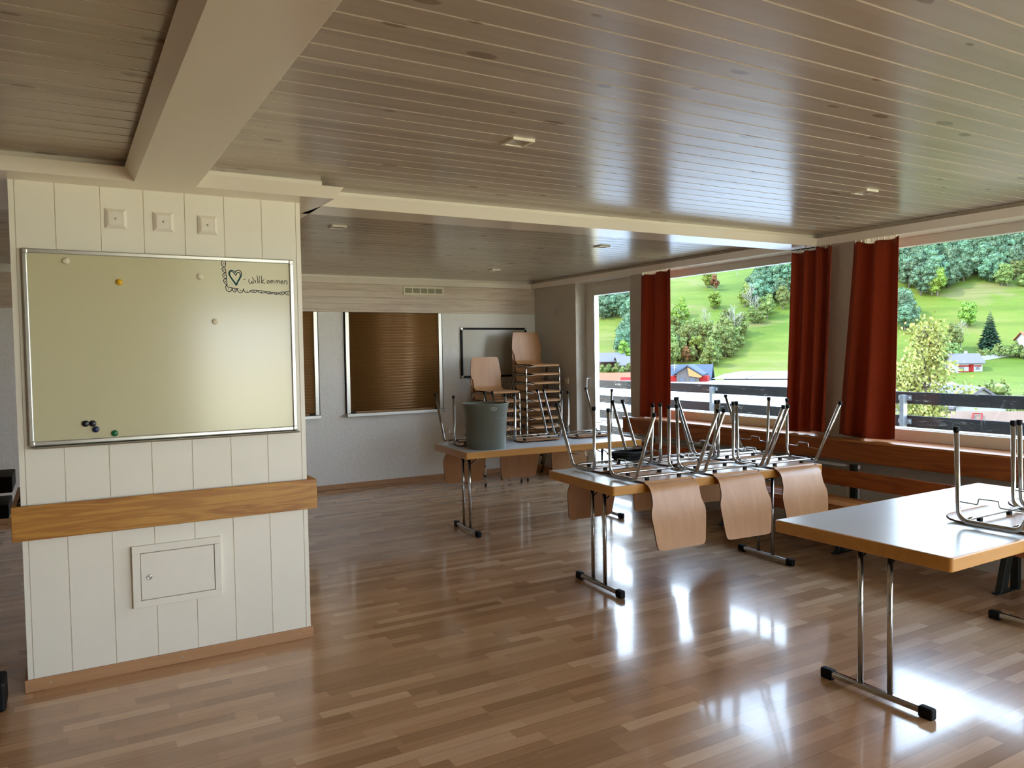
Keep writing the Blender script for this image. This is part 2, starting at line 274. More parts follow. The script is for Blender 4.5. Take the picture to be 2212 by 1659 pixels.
# floor: three-strip beech laminate, strips along x
def mk_floor():
    m, nt, b = newmat('beech_strip_laminate')
    pos = nt.nodes.new('ShaderNodeNewGeometry').outputs['Position']
    sp = node(nt, 'ShaderNodeSeparateXYZ'); nt.links.new(pos, sp.inputs[0])
    W, Ls = .066, .42
    yv = math_(nt, 'DIVIDE', math_(nt, 'ADD', sp.outputs[1], 20.0), W)
    row = math_(nt, 'FLOOR', yv)
    w1 = node(nt, 'ShaderNodeTexWhiteNoise', noise_dimensions='1D'); nt.links.new(row, w1.inputs['W'])
    xs = math_(nt, 'ADD', math_(nt, 'DIVIDE', math_(nt, 'ADD', sp.outputs[0], 20.0), Ls), math_(nt, 'MULTIPLY', w1.outputs[0], 7.3))
    cell = math_(nt, 'FLOOR', xs)
    cx = nt.nodes.new('ShaderNodeCombineXYZ'); nt.links.new(row, cx.inputs[0]); nt.links.new(cell, cx.inputs[1])
    w2 = node(nt, 'ShaderNodeTexWhiteNoise', noise_dimensions='2D'); nt.links.new(cx.outputs[0], w2.inputs['Vector'])
    col = ramp(nt, w2.outputs[0], [(0, rgb(168,126,90)), (.35, rgb(186,142,104)), (.7, rgb(198,154,114)), (1, rgb(218,178,140))])
    ad = nt.nodes.new('ShaderNodeVectorMath'); ad.operation = 'MULTIPLY_ADD'
    nt.links.new(w2.outputs[1], ad.inputs[0]); ad.inputs[1].default_value = (31, 17, 9)
    mp = objco(nt, (2.2, 42, 1), world=True); nt.links.new(mp, ad.inputs[2])
    g = noise(nt, ad.outputs[0], 1.6, 5, .62, .6)
    gr = ramp(nt, g, [(.3, (.88,.86,.84,1)), (.65, (1.04,1.04,1.04,1))])
    col = mixc(nt, 1.0, col, gr, 'MULTIPLY')
    # fine joints
    fy = math_(nt, 'FRACT', yv); fx = math_(nt, 'FRACT', xs)
    ey = math_(nt, 'LESS_THAN', math_(nt, 'MINIMUM', fy, math_(nt, 'SUBTRACT', 1.0, fy)), .012)
    ex = math_(nt, 'LESS_THAN', math_(nt, 'MINIMUM', fx, math_(nt, 'SUBTRACT', 1.0, fx)), .0025)
    row3 = math_(nt, 'FLOOR', math_(nt, 'DIVIDE', yv, 3.0)); f3 = math_(nt, 'FRACT', math_(nt, 'DIVIDE', yv, 3.0))
    e3 = math_(nt, 'LESS_THAN', math_(nt, 'MINIMUM', f3, math_(nt, 'SUBTRACT', 1.0, f3)), .009)
    e = math_(nt, 'MAXIMUM', math_(nt, 'MULTIPLY', math_(nt, 'MAXIMUM', ey, ex), .18), math_(nt, 'MULTIPLY', e3, .45))
    col = mixc(nt, e, col, rgb(84,56,38))
    nt.links.new(col, b.inputs['Base Color'])
    b.inputs['Roughness'].default_value = .22; b.inputs['Specular IOR Level'].default_value = .5
    b.inputs['Coat Weight'].default_value = .45; b.inputs['Coat Roughness'].default_value = .08
    wv = noise(nt, objco(nt, (3, 9, 1), world=True), 1.0, 2)
    h = math_(nt, 'ADD', math_(nt, 'MULTIPLY', g, .25), wv)
    bump(nt, b, h, .016, .01)
    return m
M['floor'] = mk_floor()

def mk_plaster(name, col):
    m, nt, b = newmat(name)
    v = objco(nt, (1,1,1), world=True)
    f = noise(nt, v, 26, 6, .62, 1.2)
    f2 = noise(nt, v, 70, 3, .6)
    h = math_(nt, 'ADD', f, math_(nt, 'MULTIPLY', f2, .35))
    nt.links.new(ramp(nt, f, [(.3, tuple(q*.93 for q in col[:3])+(1,)), (.7, col)]), b.inputs['Base Color'])
    b.inputs['Roughness'].default_value = .6
    bump(nt, b, h, .4, .02)
    return m
M['plaster'] = mk_plaster('rough_white_plaster', rgb(240,237,231))
M['plain_wall'] = mk_plaster('painted_plaster', rgb(208,200,188))

def mk_curtain():
    m, nt, b = newmat('rust_red_curtain_cloth')
    v = objco(nt, (240, 240, 90)); f = noise(nt, v, 1, 2)
    nt.links.new(ramp(nt, f, [(.3, rgb(128,40,12)), (.7, rgb(154,56,16))]), b.inputs['Base Color'])
    b.inputs['Roughness'].default_value = .75; b.inputs['Specular IOR Level'].default_value = .25
    b.inputs['Sheen Weight'].default_value = .15
    t = nt.nodes.new('ShaderNodeBsdfTranslucent'); t.inputs[0].default_value = rgb(190,80,24)
    mx = nt.nodes.new('ShaderNodeMixShader'); mx.inputs[0].default_value = .17
    nt.links.new(b.outputs[0], mx.inputs[1]); nt.links.new(t.outputs[0], mx.inputs[2])
    nt.links.new(mx.outputs[0], nt.nodes['Material Output'].inputs[0])
    bump(nt, b, f, .2, .002)
    return m
M['curtain'] = mk_curtain()

def mk_glass():
    m = bpy.data.materials.new('window_glass'); m.use_nodes = True; nt = m.node_tree
    nt.nodes.remove(nt.nodes['Principled BSDF'])
    tr = nt.nodes.new('ShaderNodeBsdfTransparent'); tr.inputs[0].default_value = (.97,.98,.97,1)
    gl = nt.nodes.new('ShaderNodeBsdfGlossy'); gl.inputs['Roughness'].default_value = .02
    ge = nt.nodes.new('ShaderNodeNewGeometry'); dt = nt.nodes.new('ShaderNodeVectorMath'); dt.operation = 'DOT_PRODUCT'
    nt.links.new(ge.outputs['Incoming'], dt.inputs[0]); nt.links.new(ge.outputs['Normal'], dt.inputs[1])
    q = math_(nt, 'SUBTRACT', 1.0, math_(nt, 'ABSOLUTE', dt.outputs['Value']))
    fr = math_(nt, 'ADD', .03, math_(nt, 'MULTIPLY', math_(nt, 'POWER', q, 5.0), .6))
    mx = nt.nodes.new('ShaderNodeMixShader')
    nt.links.new(fr, mx.inputs[0]); nt.links.new(tr.outputs[0], mx.inputs[1]); nt.links.new(gl.outputs[0], mx.inputs[2])
    nt.links.new(mx.outputs[0], nt.nodes['Material Output'].inputs[0])
    return m
M['glass'] = mk_glass()

def mk_weathered():
    m, nt, b = newmat('weathered_black_boards')
    v = objco(nt, (9, 1.4, 9), world=True); f = noise(nt, v, 2.2, 6, .7, 1.5)
    v2 = objco(nt, (30, 3.0, 34), world=True); f2 = noise(nt, v2, 1.5, 4, .7, 1)
    k = math_(nt, 'ADD', math_(nt, 'MULTIPLY', f, .5), math_(nt, 'MULTIPLY', f2, .5))
    nt.links.new(ramp(nt, k, [(.5, rgb(24,21,20)), (.585, rgb(40,36,33)), (.63, rgb(150,146,138))]), b.inputs['Base Color'])
    b.inputs['Roughness'].default_value = .8
    return m
M['weathered'] = mk_weathered()
# ------------------------------------------------------------------ camera, light, world
FPX = 1677.4
cam_d = bpy.data.cameras.new('camera'); cam = bpy.data.objects.new('camera', cam_d); COL.objects.link(cam)
cam_d.sensor_width = 36.0; cam_d.lens = FPX / 2212 * 36.0; cam_d.clip_end = 3000; cam_d.clip_start = .05
Rr = Vector((0.865241, -0.501109, -0.015737)); Uu = Vector((0.033990, 0.027314, 0.999049)); Ff = Vector((0.500202, 0.864953, -0.040666))
Mx = Matrix((Rr, Uu, -Ff)).transposed().to_4x4(); Mx.translation = (0, 0, 1.58)
cam.matrix_world = Mx
S.camera = cam
S.view_settings.view_transform = 'Standard'; S.view_settings.look = 'None'; S.view_settings.gamma = 1
S.view_settings.use_curve_mapping = False; S.view_settings.exposure = 0.8
try:
    S.cycles.use_denoising = True; S.cycles.max_bounces = 10; S.cycles.diffuse_bounces = 5; S.cycles.use_adaptive_sampling = True; S.cycles.adaptive_threshold = .03; S.cycles.glossy_bounces = 4
    S.cycles.transparent_max_bounces = 12; S.cycles.caustics_reflective = False; S.cycles.sample_clamp_indirect = 6
except Exception: pass

w = bpy.data.worlds.new('sky'); S.world = w; w.use_nodes = True
nt = w.node_tree; bg = nt.nodes['Background']
tc = nt.nodes.new('ShaderNodeTexCoord'); sp = nt.nodes.new('ShaderNodeSeparateXYZ'); nt.links.new(tc.outputs['Generated'], sp.inputs[0])
mr = nt.nodes.new('ShaderNodeMapRange'); mr.inputs[1].default_value = -1; mr.inputs[2].default_value = 1; nt.links.new(sp.outputs[2], mr.inputs[0])
sky = ramp(nt, mr.outputs[0], [(.40, (.86, .86, .62, 1)), (.485, (.96, .95, .80, 1)), (.505, (.90, .97, 1.04, 1)), (.85, (.44, .72, 1.16, 1))])
nt.links.new(sky, bg.inputs[0]); bg.inputs[1].default_value = 6.6
sd = bpy.data.lights.new('sun', 'SUN'); sd.energy = 6.0; sd.angle = .02; sd.color = (1, .95, .86)
so = bpy.data.objects.new('sun', sd); COL.objects.link(so)
so.rotation_euler = Vector((-.55, .35, .75)).to_track_quat('Z', 'Y').to_euler(); so.location = (-8, 6, 14)

# ------------------------------------------------------------------ room shell
ZC, ZU = 2.51, 2.42            # plank ceiling, underside of the beams
XW, XG, XO = 5.53, 5.72, 5.86  # inner face, glazing plane, outer face of the window wall
YB, YF, XL = 8.92, -4.2, -4.6
MB().box(XL, XO, YF, YB, -.12, 0).build('floor', M['floor'], kind='structure')

# ceiling of separate tongue and groove boards: one ribbed sheet
c = MB(); y = YF; pitch = .12; ph = 2.2046
k0 = math.floor((YF - ph) / pitch)
y0 = ph + k0 * pitch
prof = []
k = 0
while y0 + k*pitch < YB + .1:
    a = y0 + k*pitch
    c.box(XL, XW + .05, a + .0045, a + pitch - .0045, ZC, ZC + .016, 0)
    k += 1
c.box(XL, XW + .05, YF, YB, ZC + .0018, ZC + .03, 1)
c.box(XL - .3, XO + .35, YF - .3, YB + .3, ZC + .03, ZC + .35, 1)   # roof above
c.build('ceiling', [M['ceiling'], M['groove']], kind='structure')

tr = M['trim_white']
def lip(p0, sgn):   # splayed fascia profile: underside, outward lip, recessed upright; returns offsets from the bottom edge
    return [(0, ZU), (sgn*.042, ZU + .057), (-sgn*.012, ZU + .057), (-sgn*.012, ZC + .001)]
# trim_1: the wide beam running away from the camera (profile in z,x)
pol = [(z, x) for x, z in [(.325+d, z) for d, z in lip(0, -1)][::-1]] + [(z, x) for x, z in [(.602+d, z) for d, z in lip(0, 1)]]
MB().prism(pol, 'y', YF, 4.1195).build('trim_1', tr, kind='structure')
# trim_2: soffit wrapped round the pillar head
pol = [(4.12 - d, z) for d, z in lip(0, 1)] + [(5.2, ZC + .001), (5.2, ZU)]
MB().prism(pol, 'x', XL, 1.295, db=[0, .042, -.06, -.06, -.06, 0]).build('trim_2', tr, kind='structure')
# trim_3: cross beam to the window wall
pol = [(4.345 - d, z) for d, z in lip(0, 1)] + [(4.632, ZC + .001), (4.62, ZC-.034), (4.66, ZC-.034), (4.62, ZU)]
MB().prism(pol, 'x', 1.25, XW, da=[.045, 0, .06, .06, 0, 0, 0, 0]).build('trim_3', tr, kind='structure')
# trim_4: soffit beside the far bay
MB().box(.6, 1.305, 5.2, YB, ZU, ZC + .001).build('trim_4', tr, kind='structure')
# trim_5: along the window wall
pol = [(z, x) for x, z in [(5.455 - d, z) for d, z in lip(0, 1)]] + [(ZC + .001, XG), (ZU, XG)]
MB().prism(pol, 'y', YF, YB).build('trim_5', tr, kind='structure')
# trim_6: along the back wall
pol = [(8.87 - d, z) for d, z in lip(0, 1)] + [(YB, ZC + .001), (YB, ZU)]
MB().prism(pol, 'x', 1.3, XW).build('trim_6', tr, kind='structure')

# walls with openings
def wall_x(name, x0, x1, ya, yb, holes, mat, z1=ZC + .03, z0=-.12):
    """wall running along y; holes = (y0,y1,z0,z1)"""
    b = MB(); y = ya
    for h0, h1, hz0, hz1 in sorted(holes):
        b.box(x0, x1, y, h0, z0, z1)
        if hz0 > z0: b.box(x0, x1, h0, h1, z0, hz0)
        if hz1 < z1: b.box(x0, x1, h0, h1, hz1, z1)
        y = h1
    b.box(x0, x1, y, yb, z0, z1)
    return b.build(name, mat, kind='structure')
def wall_y(name, y0, y1, xa, xb, holes, mat, z1=ZC + .03, z0=-.12):
    b = MB(); x = xa
    for h0, h1, hz0, hz1 in sorted(holes):
        b.box(x, h0, y0, y1, z0, z1)
        if hz0 > z0: b.box(h0, h1, y0, y1, z0, hz0)
        if hz1 < z1: b.box(h0, h1, y0, y1, hz1, z1)
        x = h1
    b.box(x, xb, y0, y1, z0, z1)
    return b.build(name, mat, kind='structure')
WH = [(4.42, 6.66, .84, ZU + .01), (1.9, 3.95, .84, ZU + .01), (-.95, 1.45, .02, ZU + .01), (-3.9, -1.3, .02, ZU + .01), (6.88, 7.957, .0, ZU + .01)]
wall_x('wall_right', XW, XO, YF - .3, YB + .3, WH, M['plain_wall'])
wall_y('wall_back', YB, YB + .3, XL - .3, XW, [], M['plaster'])
FH = [(1.8,3.5,.1,2.4),(3.7,5.4,.1,2.4)]  # unseen openings behind the camera, sized to let more daylight in
wall_y('wall_front', YF - .3, YF, XL - .3, XW, FH, M['plain_wall'])
wall_x('wall_left', XL - .3, XL, YF, YB, [], M['plain_wall'])

def window(name, axis, pos, a0, a1, z0, z1, fw=.06, fd=.07, bottom=.075, top=.07, mull=None):
    """frame set in an opening; axis 'x' = in a wall running along y, 'y' = along x"""
    r = bpy.data.objects.new(name, None); COL.objects.link(r); r['kind'] = 'structure'; r.empty_display_size = .1
    f = MB(); g = MB()
    def bx(b, p, q, za, zb, d0, d1):
        if axis == 'x': b.box(pos + d0, pos + d1, p, q, za, zb)
        else: b.box(p, q, pos + d0, pos + d1, za, zb)
    h = fd / 2
    bx(f, a0, a0 + fw, z0, z1, -h, h); bx(f, a1 - fw, a1, z0, z1, -h, h)
    bx(f, a0 + fw, a1 - fw, z0, z0 + bottom, -h, h); bx(f, a0 + fw, a1 - fw, z1 - top, z1, -h, h)
    if mull:
        for q in mull: bx(f, q - .04, q + .04, z0 + bottom, z1 - top, -h, h)
    bx(g, a0 + fw - .01, a1 - fw + .01, z0 + bottom - .01, z1 - top + .01, -.004, .004)
    f.build('window_frame', M['window_white'], r, bevel=.004); g.build('pane', M['glass'], r)
    return r
w1 = window('window_1', 'x', XG, 4.42, 6.66, .84, ZU, bottom=.09)
w2 = window('window_2', 'x', XG, 1.9, 3.95, .84, ZU, bottom=.09)
window('window_3', 'x', XG, -.95, 1.45, .02, ZU, bottom=.09)  # unseen window, made floor to ceiling to brighten the room
window('window_4', 'x', XG, -3.9, -1.3, .02, ZU, bottom=.09)  # also unseen, full height for more daylight inside
for i, h in enumerate(FH): window('window_%d' % (5+i), 'y', YF - .15, h[0], h[1], h[2], h[3])
for i, h in enumerate([]): window('window_%d' % (9+i), 'x', XL - .15, h[0], h[1], h[2], h[3])
for q in (w1, w2):   # aluminium weather bar under the pane
    y0, y1 = (4.48, 6.60) if q is w1 else (1.96, 3.89)
    MB().box(XG + .005, XG + .1, y0, y1, .915, .935).build('weather_bar', M['alu'], q)

# balcony door, fully glazed
dr = bpy.data.objects.new('door_1', None); COL.objects.link(dr); dr['kind'] = 'structure'
f = MB(); y0, y1, zt = 6.88, 7.957, ZU
f.box(XG - .045, XG + .045, y1 - .055, y1, 0, zt); f.box(XG - .045, XG + .045, y0, y0 + .055, 0, zt); f.box(XG - .045, XG + .045, y0 + .055, y1 - .055, zt - .05, zt)
f.build('door_frame', M['window_white'], dr, bevel=.004)
l = MB(); a0, a1, zb, z2 = y0 + .055, y1 - .055, .02, zt - .05
l.box(XG - .06, XG + .02, a1 - .125, a1, zb, z2); l.box(XG - .06, XG + .02, a0, a0 + .125, zb, z2)
l.box(XG - .06, XG + .02, a0 + .125, a1 - .125, zb, zb + .16); l.box(XG - .06, XG + .02, a0 + .125, a1 - .125, z2 - .11, z2)
l.build('door_leaf', M['window_white'], dr, bevel=.006)
MB().box(XG - .024, XG - .016, a0 + .115, a1 - .115, zb + .15, z2 - .1).build('pane', M['glass'], dr)
g = MB()
for q in (a1 - .15,): g.box(XG - .055, XG + .01, q, q + .012, zb + .16, z2 - .11)
g.build('glazing_bead', M['alu'], dr)
hd = MB(); hy = a1 - .06
hd.box(XG - .068, XG - .06, hy - .016, hy + .016, 1.14, 1.28)
hd.tube(arc_path([(XG - .065, hy, 1.245), (XG - .115, hy, 1.245), (XG - .118, hy + .005, 1.12)], .016), .0095, 10)
hd.build('door_handle', flat('white_handle', rgb(226,224,220), .3), dr, bevel=.002)

# pillar clad in white boards with V joints
xs = [-.192, -.168] + [-.007 + .1917*i for i in range(6)] + [1.135, 1.16]
pr = []
for i, x in enumerate(xs):
    if i in (0, len(xs)-1): pr.append((x, 4.31))
    else:
        d = .0022 if i not in (1, len(xs)-2) else .0015
        pr += [(x - d, 4.31), (x - d*.6, 4.3155), (x + d*.6, 4.3155), (x + d, 4.31)]
pr += [(1.16, 4.95), (-.192, 4.95)]
MB().prism(pr, 'z', 0, ZU).build('wall_pillar', M['white_paint'], kind='structure')
b = MB().box(-.196, 1.166, 4.297, 4.3105, 0, .06); b.box(1.16, 1.172, 4.297, 4.95, 0, .06); b.box(-.206, -.192, 4.297, 4.95, 0, .06)
bp = b.build('baseboard_pillar', M['skirt'], kind='structure', bevel=.003)
for x in (-.1, .487, 1.09):
    MB().lathe([(0, -.0035), (.003, -.003), (.0042, 0)], (x, 4.2965, .031), 12, axis='y').build('screw', M['alu'], bp)
MB().box(XL, XW, YB - .016, YB, 0, .06).build('baseboard_back', M['skirt'], kind='structure', bevel=.003)
MB().box(XW - .014, XW, 7.97, YB - .016, 0, .06).build('baseboard_right', M['skirt'], kind='structure', bevel=.003)

# back wall upper cladding: four pine boards and a strip below
b = MB(); zs = [2.117, 2.186, 2.262, 2.345, 2.42]
for i in range(4): b.box(XL, 5.615-.09, YB - .02, YB + .01, zs[i] + .0015, zs[i+1] - .0015)
b.box(XL, 5.525, YB - .012, YB + .01, 2.1, 2.43)
b.build('trim_7', M['panel_pine'], kind='structure', bevel=.002)
MB().box(XL, 5.525, YB - .03, YB, 2.085, 2.112).build('trim_8', M['panel_pine'], kind='structure', bevel=.003)
# window board: pine shelf with deep front board and a slot
sill = bpy.data.objects.new('trim_9', None); COL.objects.link(sill); sill['kind'] = 'structure'
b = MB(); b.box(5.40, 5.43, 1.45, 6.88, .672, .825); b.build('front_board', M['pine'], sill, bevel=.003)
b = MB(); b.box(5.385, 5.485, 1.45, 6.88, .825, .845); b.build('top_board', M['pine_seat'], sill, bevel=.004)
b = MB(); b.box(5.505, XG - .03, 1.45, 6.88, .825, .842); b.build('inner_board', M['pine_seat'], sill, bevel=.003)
MB().box(5.43, XW, 1.45, 6.88, .79, .80).build('slot_floor', M['rubber'], sill)
# ------------------------------------------------------------------ things on the pillar
t = thing('bumper_rail', 'long oak bumper rail across the white pillar below the whiteboard', 'wall rail', (0, 0, 0))
MB().box(-.231, 1.203, 4.268, 4.294, .731, .894).build('front_board', M['oak'], t, bevel=.003)
b = MB(); b.box(1.181, 1.203, 4.294, 4.95, .731, .894); b.build('side_board', M['oak'], t, bevel=.003)
b = MB(); b.box(-.231, -.209, 4.294, 4.95, .731, .894); b.build('side_board', M['oak'], t, bevel=.003)
for x in (0, .5, 1.0): MB().box(x - .03, x + .03, 4.293, 4.31, .75, .875).build('spacer', M['oak'], t)
for y in (4.5, 4.8):
    MB().box(-.21, -.19, y - .03, y + .03, .75, .875).build('spacer', M['oak'], t); MB().box(1.16, 1.182, y - .03, y + .03, .75, .875).build('spacer', M['oak'], t)

t = thing('whiteboard', 'large whiteboard with heart drawing and Willkommen lettering on the pillar', 'whiteboard', (0, 0, 0))
X0, X1, Z0, Z1 = -.148, 1.110, 1.172, 2.103
MB().box(X0 + .012, X1 - .012, 4.292, 4.308, Z0 + .012, Z1 - .012).build('writing_surface', M['board'], t)
for nm, bx in (('frame_bar', (X0 + .02, X1 - .02, Z1 - .022, Z1)), ('frame_bar', (X0 + .02, X1 - .02, Z0, Z0 + .022)),
               ('frame_bar', (X0, X0 + .022, Z0 + .02, Z1 - .02)), ('frame_bar', (X1 - .022, X1, Z0 + .02, Z1 - .02))):
    MB().box(bx[0], bx[1], 4.284, 4.309, bx[2], bx[3]).build(nm, M['alu'], t, bevel=.005, seg=3)
for x in (X0 + .013, X1 - .013):
    for z in (Z0 + .013, Z1 - .013):
        MB().box(x - .014, x + .014, 4.281, 4.309, z - .014, z + .014).build('corner_cap', M['alu'], t, bevel=.008, seg=3)
MB().prism([(4.309, Z0 - .012), (4.262, Z0 - .012), (4.258, Z0 - .006), (4.262, Z0 - .004), (4.309, Z0 - .001)], 'x', X0 + .016, X1 + .006).build('pen_tray', M['alu'], t)
b = MB()
def stroke(b, pts, r, y=4.2915, m=0):
    """a flat marker line lying on the board"""
    n = len(pts)
    for i in range(n - 1):
        (xa, za), (xb, zb) = pts[i], pts[i+1]
        dx, dz = xb - xa, zb - za; L = math.hypot(dx, dz) or 1e-6
        nx, nz = -dz / L * r, dx / L * r; ex, ez = dx / L * r * .6, dz / L * r * .6
        v = [(xa - ex + nx, y, za - ez + nz), (xa - ex - nx, y, za - ez - nz), (xb + ex - nx, y, zb + ez - nz), (xb + ex + nx, y, zb + ez + nz)]
        v += [(p[0], y + .0004, p[2]) for p in v]
        b.add(v, [(0,1,2,3), (7,6,5,4), (0,4,5,1), (1,5,6,2), (2,6,7,3), (3,7,4,0)], m)
for s in DRAW['border']: stroke(b, s, .0019)
for x, z in DRAW['dots']: stroke(b, [(x - .0012, z), (x + .0012, z)], .0026)
b.build('scalloped_border', M['ink'], t)['label'] = 'dark ink scalloped border with dots'
b = MB()
for s in DRAW['heart']: stroke(b, s, .0024)
b.build('heart_drawing', M['teal'], t)['label'] = 'double teal heart outline'
b = MB()
for s in DRAW['text']: stroke(b, s, .0017)
b.build('handwriting', M['grey_ink'], t)['label'] = 'grey handwritten word Willkommen'

def magnet(x, z, mat, label):
    o = MB().lathe([(0, -.0085), (.0125, -.0085), (.0148, -.0065), (.0155, 0)], (0, 0, 0), 24, axis='y').build('magnet', mat, loc=(x, 4.2915, z))
    tag(o, label, 'magnet', 'round magnets on the whiteboard')
magnet(.032, 2.05, M['ivory'], 'ivory round magnet in the top left corner of the whiteboard')
magnet(.257, 1.956, M['yellow'], 'yellow round magnet on the whiteboard')
magnet(.631, 1.996, M['ivory'], 'ivory round magnet left of the scalloped drawing on the whiteboard')
magnet(.698, 1.765, M['ivory'], 'ivory round magnet below the scalloped drawing, lower than the other ivory ones')
magnet(.088, 1.267, M['black_mag'], 'black round magnet at the left end of the dark cluster')
magnet(.1185, 1.266, M['black_mag'], 'black round magnet in the middle of the cluster, touching the navy one')
magnet(.131, 1.2365, M['blue_mag'], 'navy blue round magnet at the bottom of the dark cluster')
magnet(.213, 1.212, M['green_mag'], 'green round magnet near the bottom edge of the whiteboard')

for x, z, lb in ((.252, 2.2675, 'square white cover plate nearest the left edge of the pillar, above the whiteboard'),
                 (.467, 2.267, 'middle one of three square white cover plates above the whiteboard'),
                 (.677, 2.265, 'square white cover plate nearest the right edge of the pillar, above the whiteboard')):
    t = thing('cover_plate', lb, 'cover plate', (x, 4.31, z), group='blank cover plates on the pillar')
    b = MB(); h = .048
    v = [(-h, 0, -h), (h, 0, -h), (h, 0, h), (-h, 0, h)]; g = .033
    v += [(-h, -.004, -h), (h, -.004, -h), (h, -.004, h), (-h, -.004, h), (-g, -.014, -g), (g, -.014, -g), (g, -.014, g), (-g, -.014, g), (-g, -.0115, -g), (g, -.0115, -g), (g, -.0115, g), (-g, -.0115, g)]
    b.add(v, [(0,1,5,4), (1,2,6,5), (2,3,7,6), (3,0,4,7), (4,5,9,8), (5,6,10,9), (6,7,11,10), (7,4,8,11), (8,9,13,12), (9,10,14,13), (10,11,15,14), (11,8,12,15), (3,2,1,0), (12,13,14,15)])
    b.build('rim', M['plate'], t)
    MB().box(-.030, .030, -.0135, -.010, -.030, .030).build('blank_cover', M['plate'], t, bevel=.001)
    MB().lathe([(0, -.0185), (.004, -.0178), (.006, -.0135)], (0, 0, 0), 14, axis='y').build('screw', M['alu'], t)

t = thing('access_hatch', 'small white access hatch with round lock low on the pillar', 'hatch', (.48, 4.31, .479))
b = MB(); b.box(-.212, .212, -.02, 0, .12, .157); b.box(-.212, .212, -.02, 0, -.157, -.122); b.box(-.212, -.176, -.02, 0, -.122, .12); b.box(.179, .212, -.02, 0, -.122, .12)
b.box(-.176, .179, -.004, 0, -.122, .12)
b.build('hatch_frame', M['white_paint'], t, bevel=.0025)
d = MB().box(-.1735, .1755, -.019, -.005, -.119, .1165).build('hatch_door', M['white_paint'], t, bevel=.002)
MB().lathe([(0, -.021), (.0045, -.021), (.006, -.0195), (.0075, -.024), (.0125, -.023), (.0135, -.019)], (-.135, 0, -.006), 24, axis='y').build('lock', M['alu'], d)

# ------------------------------------------------------------------ back wall
def shutter(x0, x1, label):
    t = thing('roller_shutter', label, 'roller shutter', (0, 0, 0), group='roller shutters of the serving hatches')
    zt, zb = 2.084, .888
    for xa, xb in ((x0, x0 + .045), (x1 - .045, x1)):
        b = MB(); b.box(xa, xb, YB - .03, YB - .002, zb, zt)
        b.build('guide_rail', M['alu'], t, bevel=.003)
    prof = []; n = 34; p = (zt - .91) / n
    for i in range(n):
        for k in range(6):
            a = k / 6
            prof.append((YB - .012 - .013 * math.sin(PI * a) ** .7, .91 + (i + a) * p))
    prof += [(YB - .012, zt), (YB - .001, zt), (YB - .001, .91)]
    MB().prism(prof, 'x', x0 + .045, x1 - .045, smooth=True).build('slat_curtain', M['shutter'], t)
    MB().box(x0 + .046, x1 - .046, YB - .025, YB - .003, zb, .912).build('bottom_bar', M['shutter'], t, bevel=.003)
    b = MB(); b.box(x0 - .01, x1 + .012, YB - .075, YB - .001, .848, zb); b.build('metal_ledge', M['alu'], t, bevel=.004)
    for xa, xb in ((x1 - .001, x1 + .014), (x0 - .012, x0 + .001)): MB().box(xa, xb, YB - .012, YB - .001, zb, zt).build('gap_shade', M['rubber'], t)  # black strips put in as the shade of the gaps beside the shutter
    for x in (x0 + .075, x1 - .085):
        MB().box(x - .03, x + .03, YB - .05, YB - .026, zb, zb + .02).build('latch', M['rubber'], t, bevel=.004)
    return t
shutter(2.89, 4.135, 'wide brown roller shutter in the middle of the back wall')
shutter(1.31, 2.56, 'brown roller shutter half hidden behind the white pillar')

t = thing('vent_grille', 'cream vent grille with five square meshes high on the back wall', 'vent', (3.902, YB - .02, 2.357))
b = MB(); b.box(-.27, .27, -.012, 0, .03, .05); b.box(-.27, .27, -.012, 0, -.05, -.03); b.box(-.27, -.25, -.012, 0, -.03, .03); b.box(.25, .27, -.012, 0, -.03, .03)
for i in range(1, 5): b.box(-.25 + .1*i - .007, -.25 + .1*i + .007, -.012, 0, -.03, .03)
b.build('grille_frame', M['cream'], t, bevel=.002)
for i in range(5):
    b = MB(); x = -.25 + .1*i
    for k in range(6): b.box(x + .007, x + .093, -.008, -.002, -.03 + k*.0105, -.03 + k*.0105 + .006)
    b.box(x + .005, x + .095, -.002, -.0005, -.03, .03)
    b.build('mesh', M['mesh'], t)

t = thing('wall_whiteboard', 'smaller whiteboard in a black frame behind the stacked chairs', 'whiteboard', (0, 0, 0))
X0, X1, Z0, Z1 = 4.405, 5.382, 1.262, 1.905
MB().box(X0 + .02, X1 - .02, YB - .015, YB - .004, Z0 + .02, Z1 - .02).build('writing_surface', M['board_grey'], t)
for bx in ((X0, X1, Z1 - .026, Z1), (X0, X1, Z0, Z0 + .026), (X0, X0 + .026, Z0 + .026, Z1 - .026), (X1 - .026, X1, Z0 + .026, Z1 - .026)):
    MB().box(bx[0], bx[1], YB - .024, YB, bx[2], bx[3]).build('frame_bar', M['black_metal'], t, bevel=.003)
for x, z in ((X0 + .013, Z0 + .013), (X0 + .013, Z1 - .013), (X1 - .013, Z1 - .013), (X1 - .013, Z0 + .013)):
    MB().box(x - .017, x + .017, YB - .027, YB, z - .017, z + .017).build('corner_cap', M['alu'], t, bevel=.005)

t = thing('wall_socket', 'cream wall socket beside the tall chair stack', 'socket', (XW, 8.17, 1.21))
MB().box(-.012, 0, -.04, .04, -.04, .04).build('plate', M['cream'], t, bevel=.004)
MB().lathe([(0, -.016), (.018, -.016), (.022, -.01)], (0, 0, 0), 20, axis='x').build('insert', M['cream'], t)
o = MB().lathe([(0, -.02), (.012, -.018), (.014, 0)], (0, 0, 0), 14, axis='x').build('wall_hook', M['cream'], loc=(XW, 8.38, 2.08))
tag(o, 'tiny cream wall knob high on the wall near the far corner', 'wall knob')

